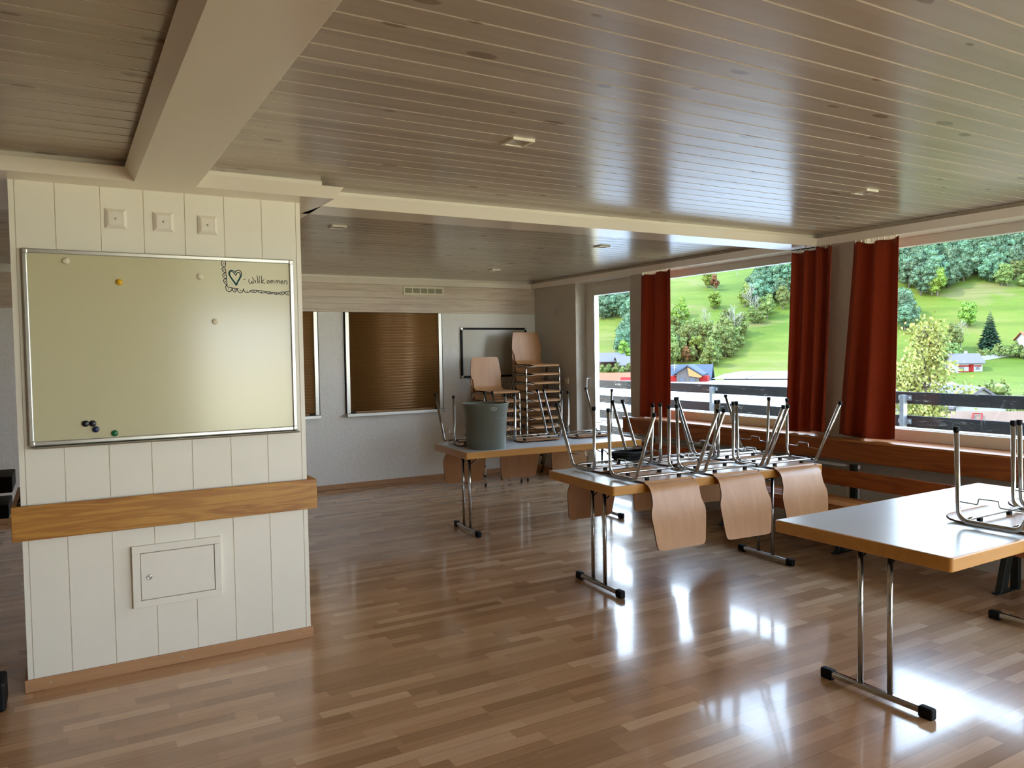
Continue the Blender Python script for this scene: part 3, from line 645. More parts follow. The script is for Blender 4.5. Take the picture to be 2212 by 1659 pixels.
# ceiling downlights
LIGHTS = [(1.77, 2.975, 'square ceiling spot in the near bay, nearer the pillar'), (4.185, 2.99, 'square ceiling spot in the near bay, nearer the windows'),
          (1.755, 5.52, 'square ceiling spot in the far bay just beyond the pillar'), (4.18, 5.6, 'square ceiling spot in the far bay above the bin table'),
          (4.235, 7.68, 'square ceiling spot nearest the back wall')]
pz = ZC
proto = None
for x, y, lb in LIGHTS:
    if proto is None:
        t = thing('ceiling_spot', lb, 'ceiling light', (x, y, pz), group='square ceiling spots')
        b = MB(); b.box(-.055, .055, -.055, -.042, -.012, .004); b.box(-.055, .055, .042, .055, -.012, .004); b.box(-.055, -.042, -.042, .042, -.012, .004); b.box(.042, .055, -.042, .042, -.012, .004)
        b.build('bezel', M['trim_white'], t, bevel=.002)
        MB().lathe([(0, -.004), (.034, -.004), (.038, -.008), (.058, -.006)], (0, 0, 0), 28).build('lens', flat('frosted_lens', rgb(190,184,170), .3), t)
        proto = t
    else:
        t = copy_tree(proto); t.location = (x, y, pz); t['label'] = lb

# ------------------------------------------------------------------ curtains
def curtain(name, top, bot, folds, label, phase, sag=0.0, amp=.05, xc=5.462):
    """hanging cloth with rounded folds: y-range at top and at bottom"""
    n, mz = 90, 26; b = MB(); vs = []
    for side in (0, 1):
        for j in range(mz + 1):
            v = j / mz; z = 2.398 - v * (2.398 - .868)
            e = v ** 1.15
            a = top[0] + (bot[0] - top[0]) * e; c = top[1] + (bot[1] - top[1]) * e
            for i in range(n + 1):
                u = i / n
                y = a + (c - a) * u
                ph = u * folds * 2 * PI + phase + .5 * math.sin(3*u + phase + v)
                A = amp * (.45 + .55 * v) * (.75 + .25 * math.sin(7*u + 2*phase))
                x = xc - A * math.sin(ph) - .006 * math.sin(2.3*ph + v*2)
                zz = z + (.006 * math.sin(ph*1.0) + .01 * math.sin(u*5 + phase)) * (1 if j in (0, mz) else 0) - sag * u * (j == mz)
                vs.append((x + side * .003, y + .004 * math.cos(ph), zz))
    W = n + 1; H = (mz + 1) * W; fs = []
    for j in range(mz):
        for i in range(n):
            q = j*W + i
            fs.append((q, q+1, q+W+1, q+W)); fs.append((H+q, H+q+W, H+q+W+1, H+q+1))
    for i in range(n):
        fs.append((i, H+i, H+i+1, i+1)); q = mz*W + i; fs.append((q, q+1, H+q+1, H+q))
    for j in range(mz):
        q = j*W; fs.append((q, q+W, H+q+W, H+q)); q += n; fs.append((q, H+q, H+q+W, q+W))
    b.add(vs, fs, 0, True)
    t = thing(name, label, 'curtain', (0, 0, 0), group='rust red curtains')
    b.build('cloth', M['curtain'], t)
    for k in range(8):
        yy = top[0] + (top[1] - top[0]) * (k + .5) / 8
        MB().box(xc - .004, xc + .004, yy - .003, yy + .003, 2.392, 2.42).build('runner', M['cream'], t)
    return t
curtain('curtain', (6.13, 6.62), (6.12, 6.70), 2.6, 'rust red curtain hanging beside the balcony door', 1.0, amp=.04)
curtain('curtain', (4.185, 4.585), (4.245, 4.635), 3.2, 'rust red curtain left of the white wall strip between the two windows', .4)
curtain('curtain', (3.615, 4.005), (3.625, 4.15), 2.3, 'rust red curtain right of the white wall strip, widening towards its hem', 2.2, amp=.058)
# ------------------------------------------------------------------ bench below the windows
t = thing('wall_bench', 'long pine bench with slatted back running under the windows', 'bench', (0, 0, 0))
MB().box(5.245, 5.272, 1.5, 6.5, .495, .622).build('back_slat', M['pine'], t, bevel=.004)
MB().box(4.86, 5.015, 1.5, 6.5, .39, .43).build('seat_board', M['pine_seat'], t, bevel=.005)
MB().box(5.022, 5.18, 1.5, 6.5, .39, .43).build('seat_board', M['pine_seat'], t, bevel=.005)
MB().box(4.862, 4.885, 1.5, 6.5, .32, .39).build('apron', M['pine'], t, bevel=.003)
for y in (1.55, 2.68, 3.87, 5.06, 6.25):
    b = MB()
    b.box(5.275, 5.31, y - .025, y + .025, 0.0, .67); b.box(4.95, 5.31, y - .02, y + .02, .345, .39)
    b.prism([(0, 5.08), (0, 5.15), (.36, 5.27), (.36, 5.2)], 'y', y - .02, y + .02)
    b.box(5.05, 5.31, y - .02, y + .02, 0, .012)
    b.build('support', M['green_steel'], t, bevel=.003)

t = thing('heating_pipe', 'cream heating pipe along the wall below the window board', 'pipe', (0, 0, 0))
MB().tube([(5.47, 4.02, .622), (5.47, 7.0, .622)], .014, 12).build('pipe', M['pipe'], t)
MB().tube([(5.47, 3.95, .622), (5.47, 3.96, .622), (5.47, 4.03, .622)], [.016, .021, .021], 12).build('valve', M['pipe'], t)
for y in (4.5, 5.6, 6.7): MB().box(5.46, 5.528, y - .01, y + .01, .6, .645).build('pipe_clip', M['pipe'], t)
t = thing('radiator', 'low cream convector on the wall behind the bench', 'radiator', (0, 0, 0))
MB().box(5.45, 5.52, 3.98, 6.4, .1, .5).build('casing', M['pipe'], t, bevel=.006)
for k in range(7): MB().box(5.446, 5.452, 4.05 + .34*k, 4.05 + .34*k + .30, .14, .46).build('panel', M['pipe'], t, bevel=.002)
for y in (4.2, 6.2): MB().box(5.47, 5.51, y - .02, y + .02, 0, .12).build('bracket', M['pipe'], t)

# ------------------------------------------------------------------ folding tables
def table(loc, rz, L, W, label):
    """origin at the floor under the table centre; long axis x"""
    t = thing('folding_table', label, 'table', loc, rz, 'grey topped folding tables')
    h, th = .75, .058
    MB().box(-L/2 + .014, L/2 - .014, -W/2 + .014, W/2 - .014, h - th + .004, h).build('tabletop', M['laminate'], t)
    def ring(r, off):
        pts = []
        for sx, sy, a0 in ((1, 1, 0), (-1, 1, 90), (-1, -1, 180), (1, -1, 270)):
            for k in range(6):
                a = math.radians(a0 + 18*k)
                pts.append((sx*(L/2 - r) + math.cos(a)*(r - off), sy*(W/2 - r) + math.sin(a)*(r - off)))
        return pts
    b = MB(); rows = [(0.0145, h - .0003), (.006, h - .0003), (.0015, h - .002), (0, h - .006), (0, h - th + .004), (.004, h - th), (.0145, h - th)]
    vs = []; 
    for off, z in rows: vs += [(x, y, z) for x, y in ring(.016, off)]
    n = 24; k = len(rows); fs = []
    for i in range(k):
        i2 = (i+1) % k
        for j in range(n): fs.append((i*n+j, i*n+(j+1)%n, i2*n+(j+1)%n, i2*n+j))
    b.add(vs, fs); b.build('edge_band', M['edge'], t)
    MB().box(-L/2 + .1, L/2 - .1, -.2, .2, h - th - .012, h - th + .003).build('under_frame', M['black_metal'], t)
    for sx in (-1, 1):
        x = sx * (L/2 - .155)
        for y in (-.072, .072):
            MB().tube([(x, y, .04), (x, y, h - th)], .0125, 14).build('leg', M['chrome'], t)
        fb = MB(); hw = .27
        fb.box(x - .015, x + .015, -hw + .02, hw - .02, .014, .044)
        fo = fb.build('foot_bar', M['chrome'], t, bevel=.008, seg=3)
        for sy in (-1, 1):
            ya, yb = sorted((sy*(hw - .06), sy*(hw + .005)))
            c = MB().box(x - .019, x + .019, ya, yb, 0.0, .05); c.build('foot_cap', M['rubber'], fo, bevel=.009, seg=3)
        for y in (-.072, .072):
            b = MB()
            b.tube([(x, y + .0 , .60), (x - sx*.02, y + .018, .60), (x - sx*.14, y + .018, h - th - .008)], .0048, 8)
            b.build('brace', M['chrome'], t)
    return t
def table_place(near, rz, L, W):
    c, s = math.cos(rz), math.sin(rz)
    return (near[0] + c*L/2 - s*W/2, near[1] + s*L/2 + c*W/2, 0)
TAB = {}
for key, near, rz, L, W, lb in (('far', (2.88, 5.766), math.radians(-3.9), 1.78, .74, 'folding table farthest from the pillar, carrying the grey bin'),
                                ('mid', (2.877, 3.768), math.radians(-3.2), 1.80, .80, 'middle folding table carrying six upturned chairs'),
                                ('near', (2.974, 1.74), math.radians(1.0), 1.80, .86, 'near folding table with a wide bare stretch of grey top')):
    p = table_place(near, rz, L, W); TAB[key] = (p, rz, L, W)
    table(p, rz, L, W, lb)

# ------------------------------------------------------------------ shell chairs
def shell_mesh():
    th = .0095
    pr = []   # (y, z, halfwidth)
    pr += [(.238, .428, .150), (.236, .431, .172), (.231, .436, .186), (.222, .442, .196), (.205, .448, .202), (.17, .4525, .205), (.10, .4545, .206), (0, .455, .204), (-.08, .455, .199), (-.15, .455, .195)]
    for k in range(1, 7):
        a = math.radians(80 * k / 6)
        pr.append((-.15 - .07 * math.sin(a), .525 - .07 * math.cos(a), .1945 - .0005*k))
    y, z = pr[-1][0], pr[-1][1]; a = math.radians(80); ty, tz = -math.cos(a), math.sin(a)
    for d, hw in ((.03, .191), (.055, .1925), (.075, .199), (.095, .208), (.115, .2135), (.135, .215), (.17, .212), (.23, .204), (.29, .196), (.325, .190), (.338, .183), (.345, .172), (.348, .15)):
        bow = -.008 * math.sin(min(1, d/.3) * PI)
        pr.append((y + ty*d + bow, z + tz*d, hw))
    n = len(pr); m = 12; top = []; bot = []
    for i in range(n):
        y0, z0, hw = pr[i]; p, q = pr[max(i-1, 0)], pr[min(i+1, n-1)]
        t = Vector((0, q[0]-p[0], q[1]-p[1])).normalized(); nn = Vector((0, t.z, -t.y))  # points to the underside
        if nn.z > 0 and i < 10: nn = -nn
        for j in range(m + 1):
            x = -hw + 2*hw*j/m
            top.append(Vector((x, y0, z0)))
            bot.append(Vector((x, y0, z0)) + nn * th)
    return n, m, top, bot
def make_chair(label):
    t = thing('shell_chair', label, 'chair', (0, 0, 0))
    n, m, top, bot = shell_mesh(); W = m + 1; H = n * W; b = MB(); fs = []; sk = []
    for i in range(n - 1):
        for j in range(m):
            q = i*W + j; fs += [(q, q+1, q+W+1, q+W), (H+q, H+q+W, H+q+W+1, H+q+1)]
    for i in range(n - 1):
        q = i*W; sk.append((q, q+W, H+q+W, H+q)); q += m; sk.append((q, H+q, H+q+W, q+W))
    for j in range(m):
        sk.append((j, H+j, H+j+1, j+1)); q = (n-1)*W + j; sk.append((q, q+1, H+q+1, H+q))
    vs = top + bot
    b.add(vs, fs, 0, True)
    for f_ in sk: b.f.append(f_); b.m.append(1); b.s.append(False)
    sh = b.build('seat_shell', [M['ply'], M['ply_edge']], t)
    sh.modifiers.new('e', 'EDGE_SPLIT').split_angle = .7
    for s in (-1, 1):
        xt, xb = s*.243, s*.25
        path = arc_path([(xb, .15, .014), (xt, .14, .4335), (xt, -.125, .4335), (xb, -.325, .014)], [.055, .05], 7)
        fr = MB().tube(path, .011, 12).build('side_frame', M['chrome'], t)
        for y in (.15, -.325):
            MB().lathe([(0, 0), (.0115, 0), (.0135, .003), (.0135, .02), (.0115, .024)], (xb, y, 0), 14).build('foot_cap', M['rubber'], fr)
        x = s * .243
        wp = arc_path([(x, .142, .345), (x + s*.012, .05, .345), (x + s*.012, .045, .318), (x + s*.012, -.04, .316), (x + s*.012, -.045, .345), (x, -.168, .348)], .008, 3)
        MB().tube(wp, .0032, 7).build('link_wire', M['chrome'], t)
    for y in (.105, -.095):
        cb = MB().tube([(-.243, y, .4305), (-.2, y, .4225), (.2, y, .4225), (.243, y, .4305)], .0085, 10).build('cross_bar', M['chrome'], t)
        for x in (-.13, .13):
            MB().box(x - .012, x + .012, y - .009, y + .009, .428, .446).build('clip', M['rubber'], cb, bevel=.002)
    return t
chair0 = make_chair('')
used = [False]
def chair(M4, label, group):
    if not used[0]: c = chair0; used[0] = True
    else: c = copy_tree(chair0)
    c.matrix_world = M4; c['label'] = label; c['group'] = group
    return c
def on_table(key, lx, ly, label, rear=False, jitter=0.0, lift=0.0):
    """upturned chair: seat face down, back hanging over the table edge"""
    p, rz, L, W = TAB[key]
    T = Matrix.Translation(p) @ Matrix.Rotation(rz, 4, 'Z') @ Matrix.Translation((-L/2 + lx, -W/2 + ly if not rear else W/2 - ly, .75 + .4562 + lift))
    T = T @ Matrix.Rotation((PI if rear else 0) + jitter, 4, 'Z') @ Matrix.Rotation(PI, 4, 'Y')
    return chair(T, label, 'upturned chairs on the tables')
on_table('mid', .425, .152, 'upturned chair on the middle table, near edge, the one farthest from the windows', jitter=.02)
on_table('mid', .985, .150, 'upturned chair at the centre of the near edge of the middle table', jitter=-.015)
on_table('mid', 1.525, .156, 'upturned chair on the near edge of the middle table, closest to the windows', jitter=.01)
on_table('mid', .43, .155, 'upturned chair on the far edge of the middle table, in front of the bin', rear=True, jitter=.03)
on_table('mid', 1.0, .158, 'upturned chair on the middle table, far edge, beside the black cables', rear=True, jitter=-.02)
on_table('mid', 1.53, .154, 'upturned chair on the far edge of the middle table, closest to the windows', rear=True)
on_table('far', .33, .152, 'upturned chair on the bin table, on the bin side away from the windows', rear=True, jitter=-.02)
on_table('far', .92, .158, 'upturned chair on the bin table, half hidden behind the grey bin', rear=True, jitter=.015)
on_table('far', 1.49, .152, 'upturned chair on the bin table, nearest the balcony door', rear=True, jitter=.01)
on_table('near', .83, .16, 'upturned chair on the near table, next to the bare stretch of top')
on_table('near', 1.385, .16, 'upturned chair on the near table, cut off at the picture edge', jitter=.01)

ORD = ['lowest', 'second', 'third', 'fourth', 'fifth', 'sixth', 'seventh', 'eighth', 'ninth', 'tenth']
def stack(x, y, n, pitch, nm, grp, rz=0):
    for k in range(n):
        q = 'topmost of ' if k == n-1 else ('lowest of ' if k == 0 else ORD[k] + ' from the floor in ')
        T = Matrix.Translation((x + .002*k, y + .004*k, pitch*k)) @ Matrix.Rotation(PI + rz, 4, 'Z')
        chair(T, 'stacked beech chair, ' + q + nm, grp)
stack(5.15, 8.27, 10, .1085, 'the tall stack in the far corner', 'chairs in the tall stack')
stack(4.53, 8.22, 7, .1115, 'the short stack before the black-framed whiteboard', 'chairs in the short stack', .02)

# ------------------------------------------------------------------ bin, cables, stand
t = thing('waste_bin', 'grey-green plastic waste bin standing on the far folding table', 'bin', (3.185, 5.975, .75))
k = .985
prof = [(0, .006), (.15, .006), (.152, 0), (.168, 0), (.174, .008), (.189, .316), (.197, .320), (.2035, .384), (.209, .388), (.209, .394), (.2, .394), (.193, .33), (.185, .31), (.17, .02), (0, .014)]
MB().lathe([(r*k, z) for r, z in prof], n=56).build('bucket', M['bin'], t)
b = MB()
for z in (.268, .276):
    r = (.174 + (.189 - .174) * (z - .008) / .308) * k + .001
    b.tube([(r*math.cos(a), r*math.sin(a), z) for a in [math.radians(-95 + 5*i) for i in range(19)]], .0018, 6)
b.build('moulded_line', M['bin'], t)
b = MB(); rr = .2015 * k
pts = []
for i in range(24):
    a = 2*PI*i/24; u, v = .026*math.cos(a), .0125*math.sin(a); th = math.radians(-98) + u/rr
    pts.append((rr*math.cos(th), rr*math.sin(th), .352 + v))
b.tube(pts, .0022, 6, closed=True)
for a0, a1, v0, v1 in ((-.012, .0, -.004, .005), (.0, .012, .005, -.003)):
    q = []
    for i in range(5):
        u = a0 + (a1 - a0)*i/4; th = math.radians(-98) + u/rr; q.append((rr*math.cos(th), rr*math.sin(th), .352 + v0 + (v1 - v0)*i/4))
    b.tube(q, .0018, 6)
b.build('oval_emblem', flat('pale_emblem', rgb(180,182,176), .4), t)

t = thing('cable_bundle', 'tangled black cable bundle lying among chairs on the middle table', 'cables', (3.47, 4.36, .80))
rg = random.Random(4)
for c_ in range(3):
    b = MB(); pts = []
    for i in range(150):
        a = i * .62 + c_*2; q = .5 + .5*math.sin(i*.21 + c_)
        pts.append(((.19*math.cos(a)*(.6+.4*q) + .02*rg.uniform(-1, 1)), (.09*math.sin(a)*(.5+.5*q) + .012*rg.uniform(-1, 1)), -.004 + .05*q + .012*math.sin(i*1.3) + .02*rg.random()))
    sm = [tuple(sum(pts[max(0, min(len(pts)-1, i+d))][k] for d in (-1, 0, 1))/3 for k in range(3)) for i in range(len(pts))]
    b.tube(sm, .0042, 6).build('cable', M['rubber'], t)

t = thing('black_stand', 'black two-tier stand cut off at the picture edge, beside the pillar', 'stand', (-.6, 5.1, 0))
MB().box(-.6, .345, -.15, .2, .868, .955).build('upper_shelf', M['black_metal'], t, bevel=.006)
MB().box(-.6, .325, -.15, .2, .73, .805).build('lower_shelf', M['black_metal'], t, bevel=.006)
MB().box(-.5, -.02, -.1, .15, .1, .9).build('side_panel', M['black_metal'], t, bevel=.004)
MB().box(-.1, .328, -.98, -.80, 0, .132).build('foot', M['black_metal'], t, bevel=.012)
# ------------------------------------------------------------------ balcony
MB().box(XO, 7.15, YF - 2, 14, -.25, -.06).build('balcony_floor', M['deck'], kind='structure')
t = thing('balcony_railing', 'weathered black board railing on galvanised posts outside the windows', 'railing', (0, 0, 0))
rg = random.Random(2)
for z0, z1 in ((1.042, 1.152), (.825, .932), (.603, .714), (.38, .487), (.15, .26)):
    for ya, yb in ((-5.5, 2.02), (2.024, 6.92), (6.924, 13.5)):
        MB().box(6.835, 6.872, ya, yb, z0, z1).build('board', M['weathered'], t, bevel=.003)
for y in (-2.92, -.46, 2.0, 4.45, 6.92, 9.38, 11.84):
    b = MB(); b.box(6.775, 6.832, y - .021, y + .021, -.06, 1.125)
    p = b.build('post', M['steel'], t, bevel=.002)
    for z in (1.097, .878, .658, .433, .205):
        b = MB().box(6.826, 6.834, y - .065, y + .065, z - .024, z + .024)
        for s in (-1, 1): b.lathe([(0, -.008), (.008, -.006), (.009, 0)], (6.826, y + s*.05, z), 10, 1, axis='x')
        b.build('bracket', [M['steel'], M['alu']], p)

# ------------------------------------------------------------------ valley and hillside
DU = Vector((.766, .643)); DL = Vector((.643, -.766))
def softp(t, k=15.0): return t if t > 500 else k * math.log1p(math.exp(max(-40, min(40, t / k))))
def terr(x, y):
    u = x*DU.x + y*DU.y; l = x*DL.x + y*DL.y
    r = min(1, max(0, (u - 290) / 120))
    return -12 + .42*softp(u - 290) - .42*softp(u - 610) + r*(6*math.sin(l/45 + .6) + 2.5*math.sin(u/37 + l/23))
def mk_grass():
    m, nt, b = newmat('alpine_meadow')
    v = objco(nt, (1,1,1), world=True)
    f = noise(nt, v, .016, 4, .55); f2 = noise(nt, objco(nt, (.10, .10, .9), world=True), 1.0, 5, .7); f3 = noise(nt, v, .5, 4, .75)
    k = math_(nt, 'ADD', math_(nt, 'MULTIPLY', f, .6), math_(nt, 'ADD', math_(nt, 'MULTIPLY', f2, .28), math_(nt, 'MULTIPLY', f3, .14)))
    c = ramp(nt, k, [(.38, G1), (.5, G2), (.6, G3), (.68, G4)])
    f4 = noise(nt, objco(nt, (.022, .022, .05), world=True), 1.0, 5, .6, .6)
    dry = ramp(nt, f4, [(.54, (0,0,0,1)), (.64, (1,1,1,1))])
    c = mixc(nt, math_(nt, 'MULTIPLY', dry, .7), c, G(226, 206, 136, KG))
    ter = ramp(nt, noise(nt, objco(nt, (.012, .012, .55), world=True), 1.0, 3, .6, .3), [(.42, (.82,.86,.8,1)), (.55, (1,1,1,1))])
    c = mixc(nt, 1.0, c, ter, 'MULTIPLY')
    nt.links.new(c, b.inputs['Base Color']); b.inputs['Roughness'].default_value = .9; b.inputs['Specular IOR Level'].default_value = .1
    bump(nt, b, f3, .6, .5)
    return m
def G(r, g, b, k=1.0): return tuple(q*k for q in rgb(r, g, b)[:3]) + (1,)
KG = .14
G1, G2, G3, G4 = G(152,190,60,KG), G(178,204,72,KG), G(202,212,92,KG), G(220,210,130,KG)
M['grass'] = mk_grass()
b = MB(); vs = []; nu, nl = 150, 120
us = [9 + 281*(i/40)**1.5 for i in range(41)] + [290 + 5.5*i for i in range(1, nu - 40)]
for u in us:
    w_ = 60 + u * .9
    for j in range(nl + 1):
        l = -w_ + 2*w_*j/nl
        x, y = DU.x*u + DL.x*l, DU.y*u + DL.y*l
        vs.append((x, y, terr(x, y) + .25*math.sin(x*.3)*math.sin(y*.27)))
fs = [(i*(nl+1)+j, i*(nl+1)+j+1, (i+1)*(nl+1)+j+1, (i+1)*(nl+1)+j) for i in range(len(us)-1) for j in range(nl)]
b.add(vs, fs, 0, True); b.build('hillside', M['grass'], kind='structure')

def mk_leaf(name, ca, cb, k=1.0):
    m, nt, b = newmat(name)
    v = objco(nt, (1,1,1)); f = noise(nt, v, .9, 3, .7)
    oi = nt.nodes.new('ShaderNodeObjectInfo')
    c = ramp(nt, f, [(.3, G(*cb, k)), (.7, G(*ca, k))])
    hs = nt.nodes.new('ShaderNodeHueSaturation'); nt.links.new(c, hs.inputs['Color'])
    nt.links.new(math_(nt, 'ADD', .475, math_(nt, 'MULTIPLY', oi.outputs['Random'], .05)), hs.inputs['Hue'])
    nt.links.new(math_(nt, 'ADD', .75, math_(nt, 'MULTIPLY', oi.outputs['Random'], .5)), hs.inputs['Value'])
    nt.links.new(hs.outputs[0], b.inputs['Base Color']); b.inputs['Roughness'].default_value = .7; b.inputs['Specular IOR Level'].default_value = .2
    return m
KL = .29
M['leaf_dense'] = mk_leaf('dense_leaves', (150,186,128), (82,128,104), KL)
M['leaf_gully'] = mk_leaf('mixed_leaves', (196,208,108), (112,146,78), KL)
M['leaf_light'] = mk_leaf('yellow_green_leaves', (190,214,84), (134,178,64), KL)
M['leaf_rusty'] = mk_leaf('autumn_leaves', (206,140,84), (150,110,66), KL)
M['needles'] = mk_leaf('spruce_needles', (104,146,102), (62,102,80), KL*1.15)
M['bark'] = flat('bark', G(150,140,126,.4), .9, var=.2)
M['pale_bark'] = flat('pale_dead_wood', G(226,220,206,.28), .9)
M['leaf_near'] = mk_leaf('near_tree_leaves', (206,214,122), (150,172,70), KL*1.35)

ICO = {}
def ico(sub):
    if sub not in ICO:
        bm = bmesh.new(); bmesh.ops.create_icosphere(bm, subdivisions=sub, radius=1)
        bm.verts.ensure_lookup_table()
        ICO[sub] = ([v.co.copy() for v in bm.verts], [tuple(v.index for v in f.verts) for f in bm.faces]); bm.free()
    return ICO[sub]
def blob(b, c, r, rg, sub=1, m=0, sq=(1,1,.85)):
    vs, fs = ico(sub)
    b.add([(c[0] + v.x*r*sq[0]*rg.uniform(.8, 1.15), c[1] + v.y*r*sq[1]*rg.uniform(.8, 1.15), c[2] + v.z*r*sq[2]*rg.uniform(.8, 1.15)) for v in vs], fs, m)
def leafquad(b, p, s, rg, m=0):
    d = Vector((rg.uniform(-1,1), rg.uniform(-1,1), rg.uniform(-1,1)))
    if d.length < .1: d = Vector((0,0,1))
    d.normalize(); u = d.orthogonal().normalized(); w = d.cross(u)
    a = s*rg.uniform(.6, 1.2); c = s*rg.uniform(.4, .8)
    p = Vector(p)
    b.add([p - u*a, p - w*c, p + u*a, p + w*c], [(0,1,2,3)], m)
def broadleaf(b, rg, h, wd, nb, nq, qs, m=0):
    """crown of leaf clumps around h, trunk below"""
    b.tube([(0,0,-1.5), (.1,0,h*.35), (0,.1,h*.7)], [h*.03, h*.022, h*.008], 6, 1)
    cl = []
    for i in range(nb):
        a = rg.uniform(0, 2*PI); zz = rg.random()
        env = math.sin(PI*(.12 + .8*zz)) ** .7
        rad = wd*.5*env*math.sqrt(rg.random())*.85
        c = (rad*math.cos(a), rad*math.sin(a), h*(.2 + .72*zz)); r = wd*rg.uniform(.13, .22)
        cl.append((c, r)); blob(b, c, r*.85, rg, 1, m)
    for i in range(nq):
        c, r = rg.choice(cl)
        d = Vector((rg.gauss(0,1), rg.gauss(0,1), rg.gauss(0,1)+.2)).normalized() * r * rg.uniform(.8, 1.15)
        leafquad(b, (c[0]+d.x, c[1]+d.y, c[2]+d.z), qs, rg, m)
def spruce(b, rg, h, wd, m=0):
    b.tube([(0,0,-1), (0,0,h*.98)], [h*.02, h*.003], 6, 1)
    n = 26
    for i in range(n):
        f = i/(n-1); z = h*(.06 + .92*f); R = wd*.5*(1-f)**.85 + .05
        k = int(8 + 10*(1-f))
        for j in range(k):
            a = 2*PI*(j/k) + i*1.7 + rg.uniform(-.2,.2); rr = R*rg.uniform(.75, 1.1)
            tip = Vector((rr*math.cos(a), rr*math.sin(a), z - rr*.35))
            base = Vector((0,0,z)); sd_ = Vector((-math.sin(a), math.cos(a), 0))*max(.12, rr*.22)
            mid = base.lerp(tip, .55)
            b.add([base, mid + sd_ + Vector((0,0,.05)), tip, mid - sd_ + Vector((0,0,.05)), mid - Vector((0,0,.25*rr))], [(0,1,2,3), (0,4,2,1), (0,3,2,4)], m)
def bare(b, rg, h, m=1):
    b.tube([(0,0,-1), (.1,0,h*.3), (.25,.1,h*.65), (.2,0,h)], [.2,.17,.11,.03], 6, m)
    for i in range(26):
        z = h*rg.uniform(.3, .95); a = rg.uniform(0, 2*PI); L = h*.32*(1.1 - z/h) + .7
        p = Vector((.2,0,z)); q = p + Vector((math.cos(a)*L*.6, math.sin(a)*L*.6, L*.5)); r = q + Vector((math.cos(a+.3)*L*.35, math.sin(a+.3)*L*.35, L*.45))
        b.tube([p, q, r], [.06,.045,.02], 4, m)
        for k in range(3):
            s = p.lerp(r, rg.uniform(.4,.9)); e = s + Vector((rg.uniform(-1,1), rg.uniform(-1,1), rg.uniform(.2,1)))*L*.3
            b.tube([s, e], [.035,.015], 4, m)
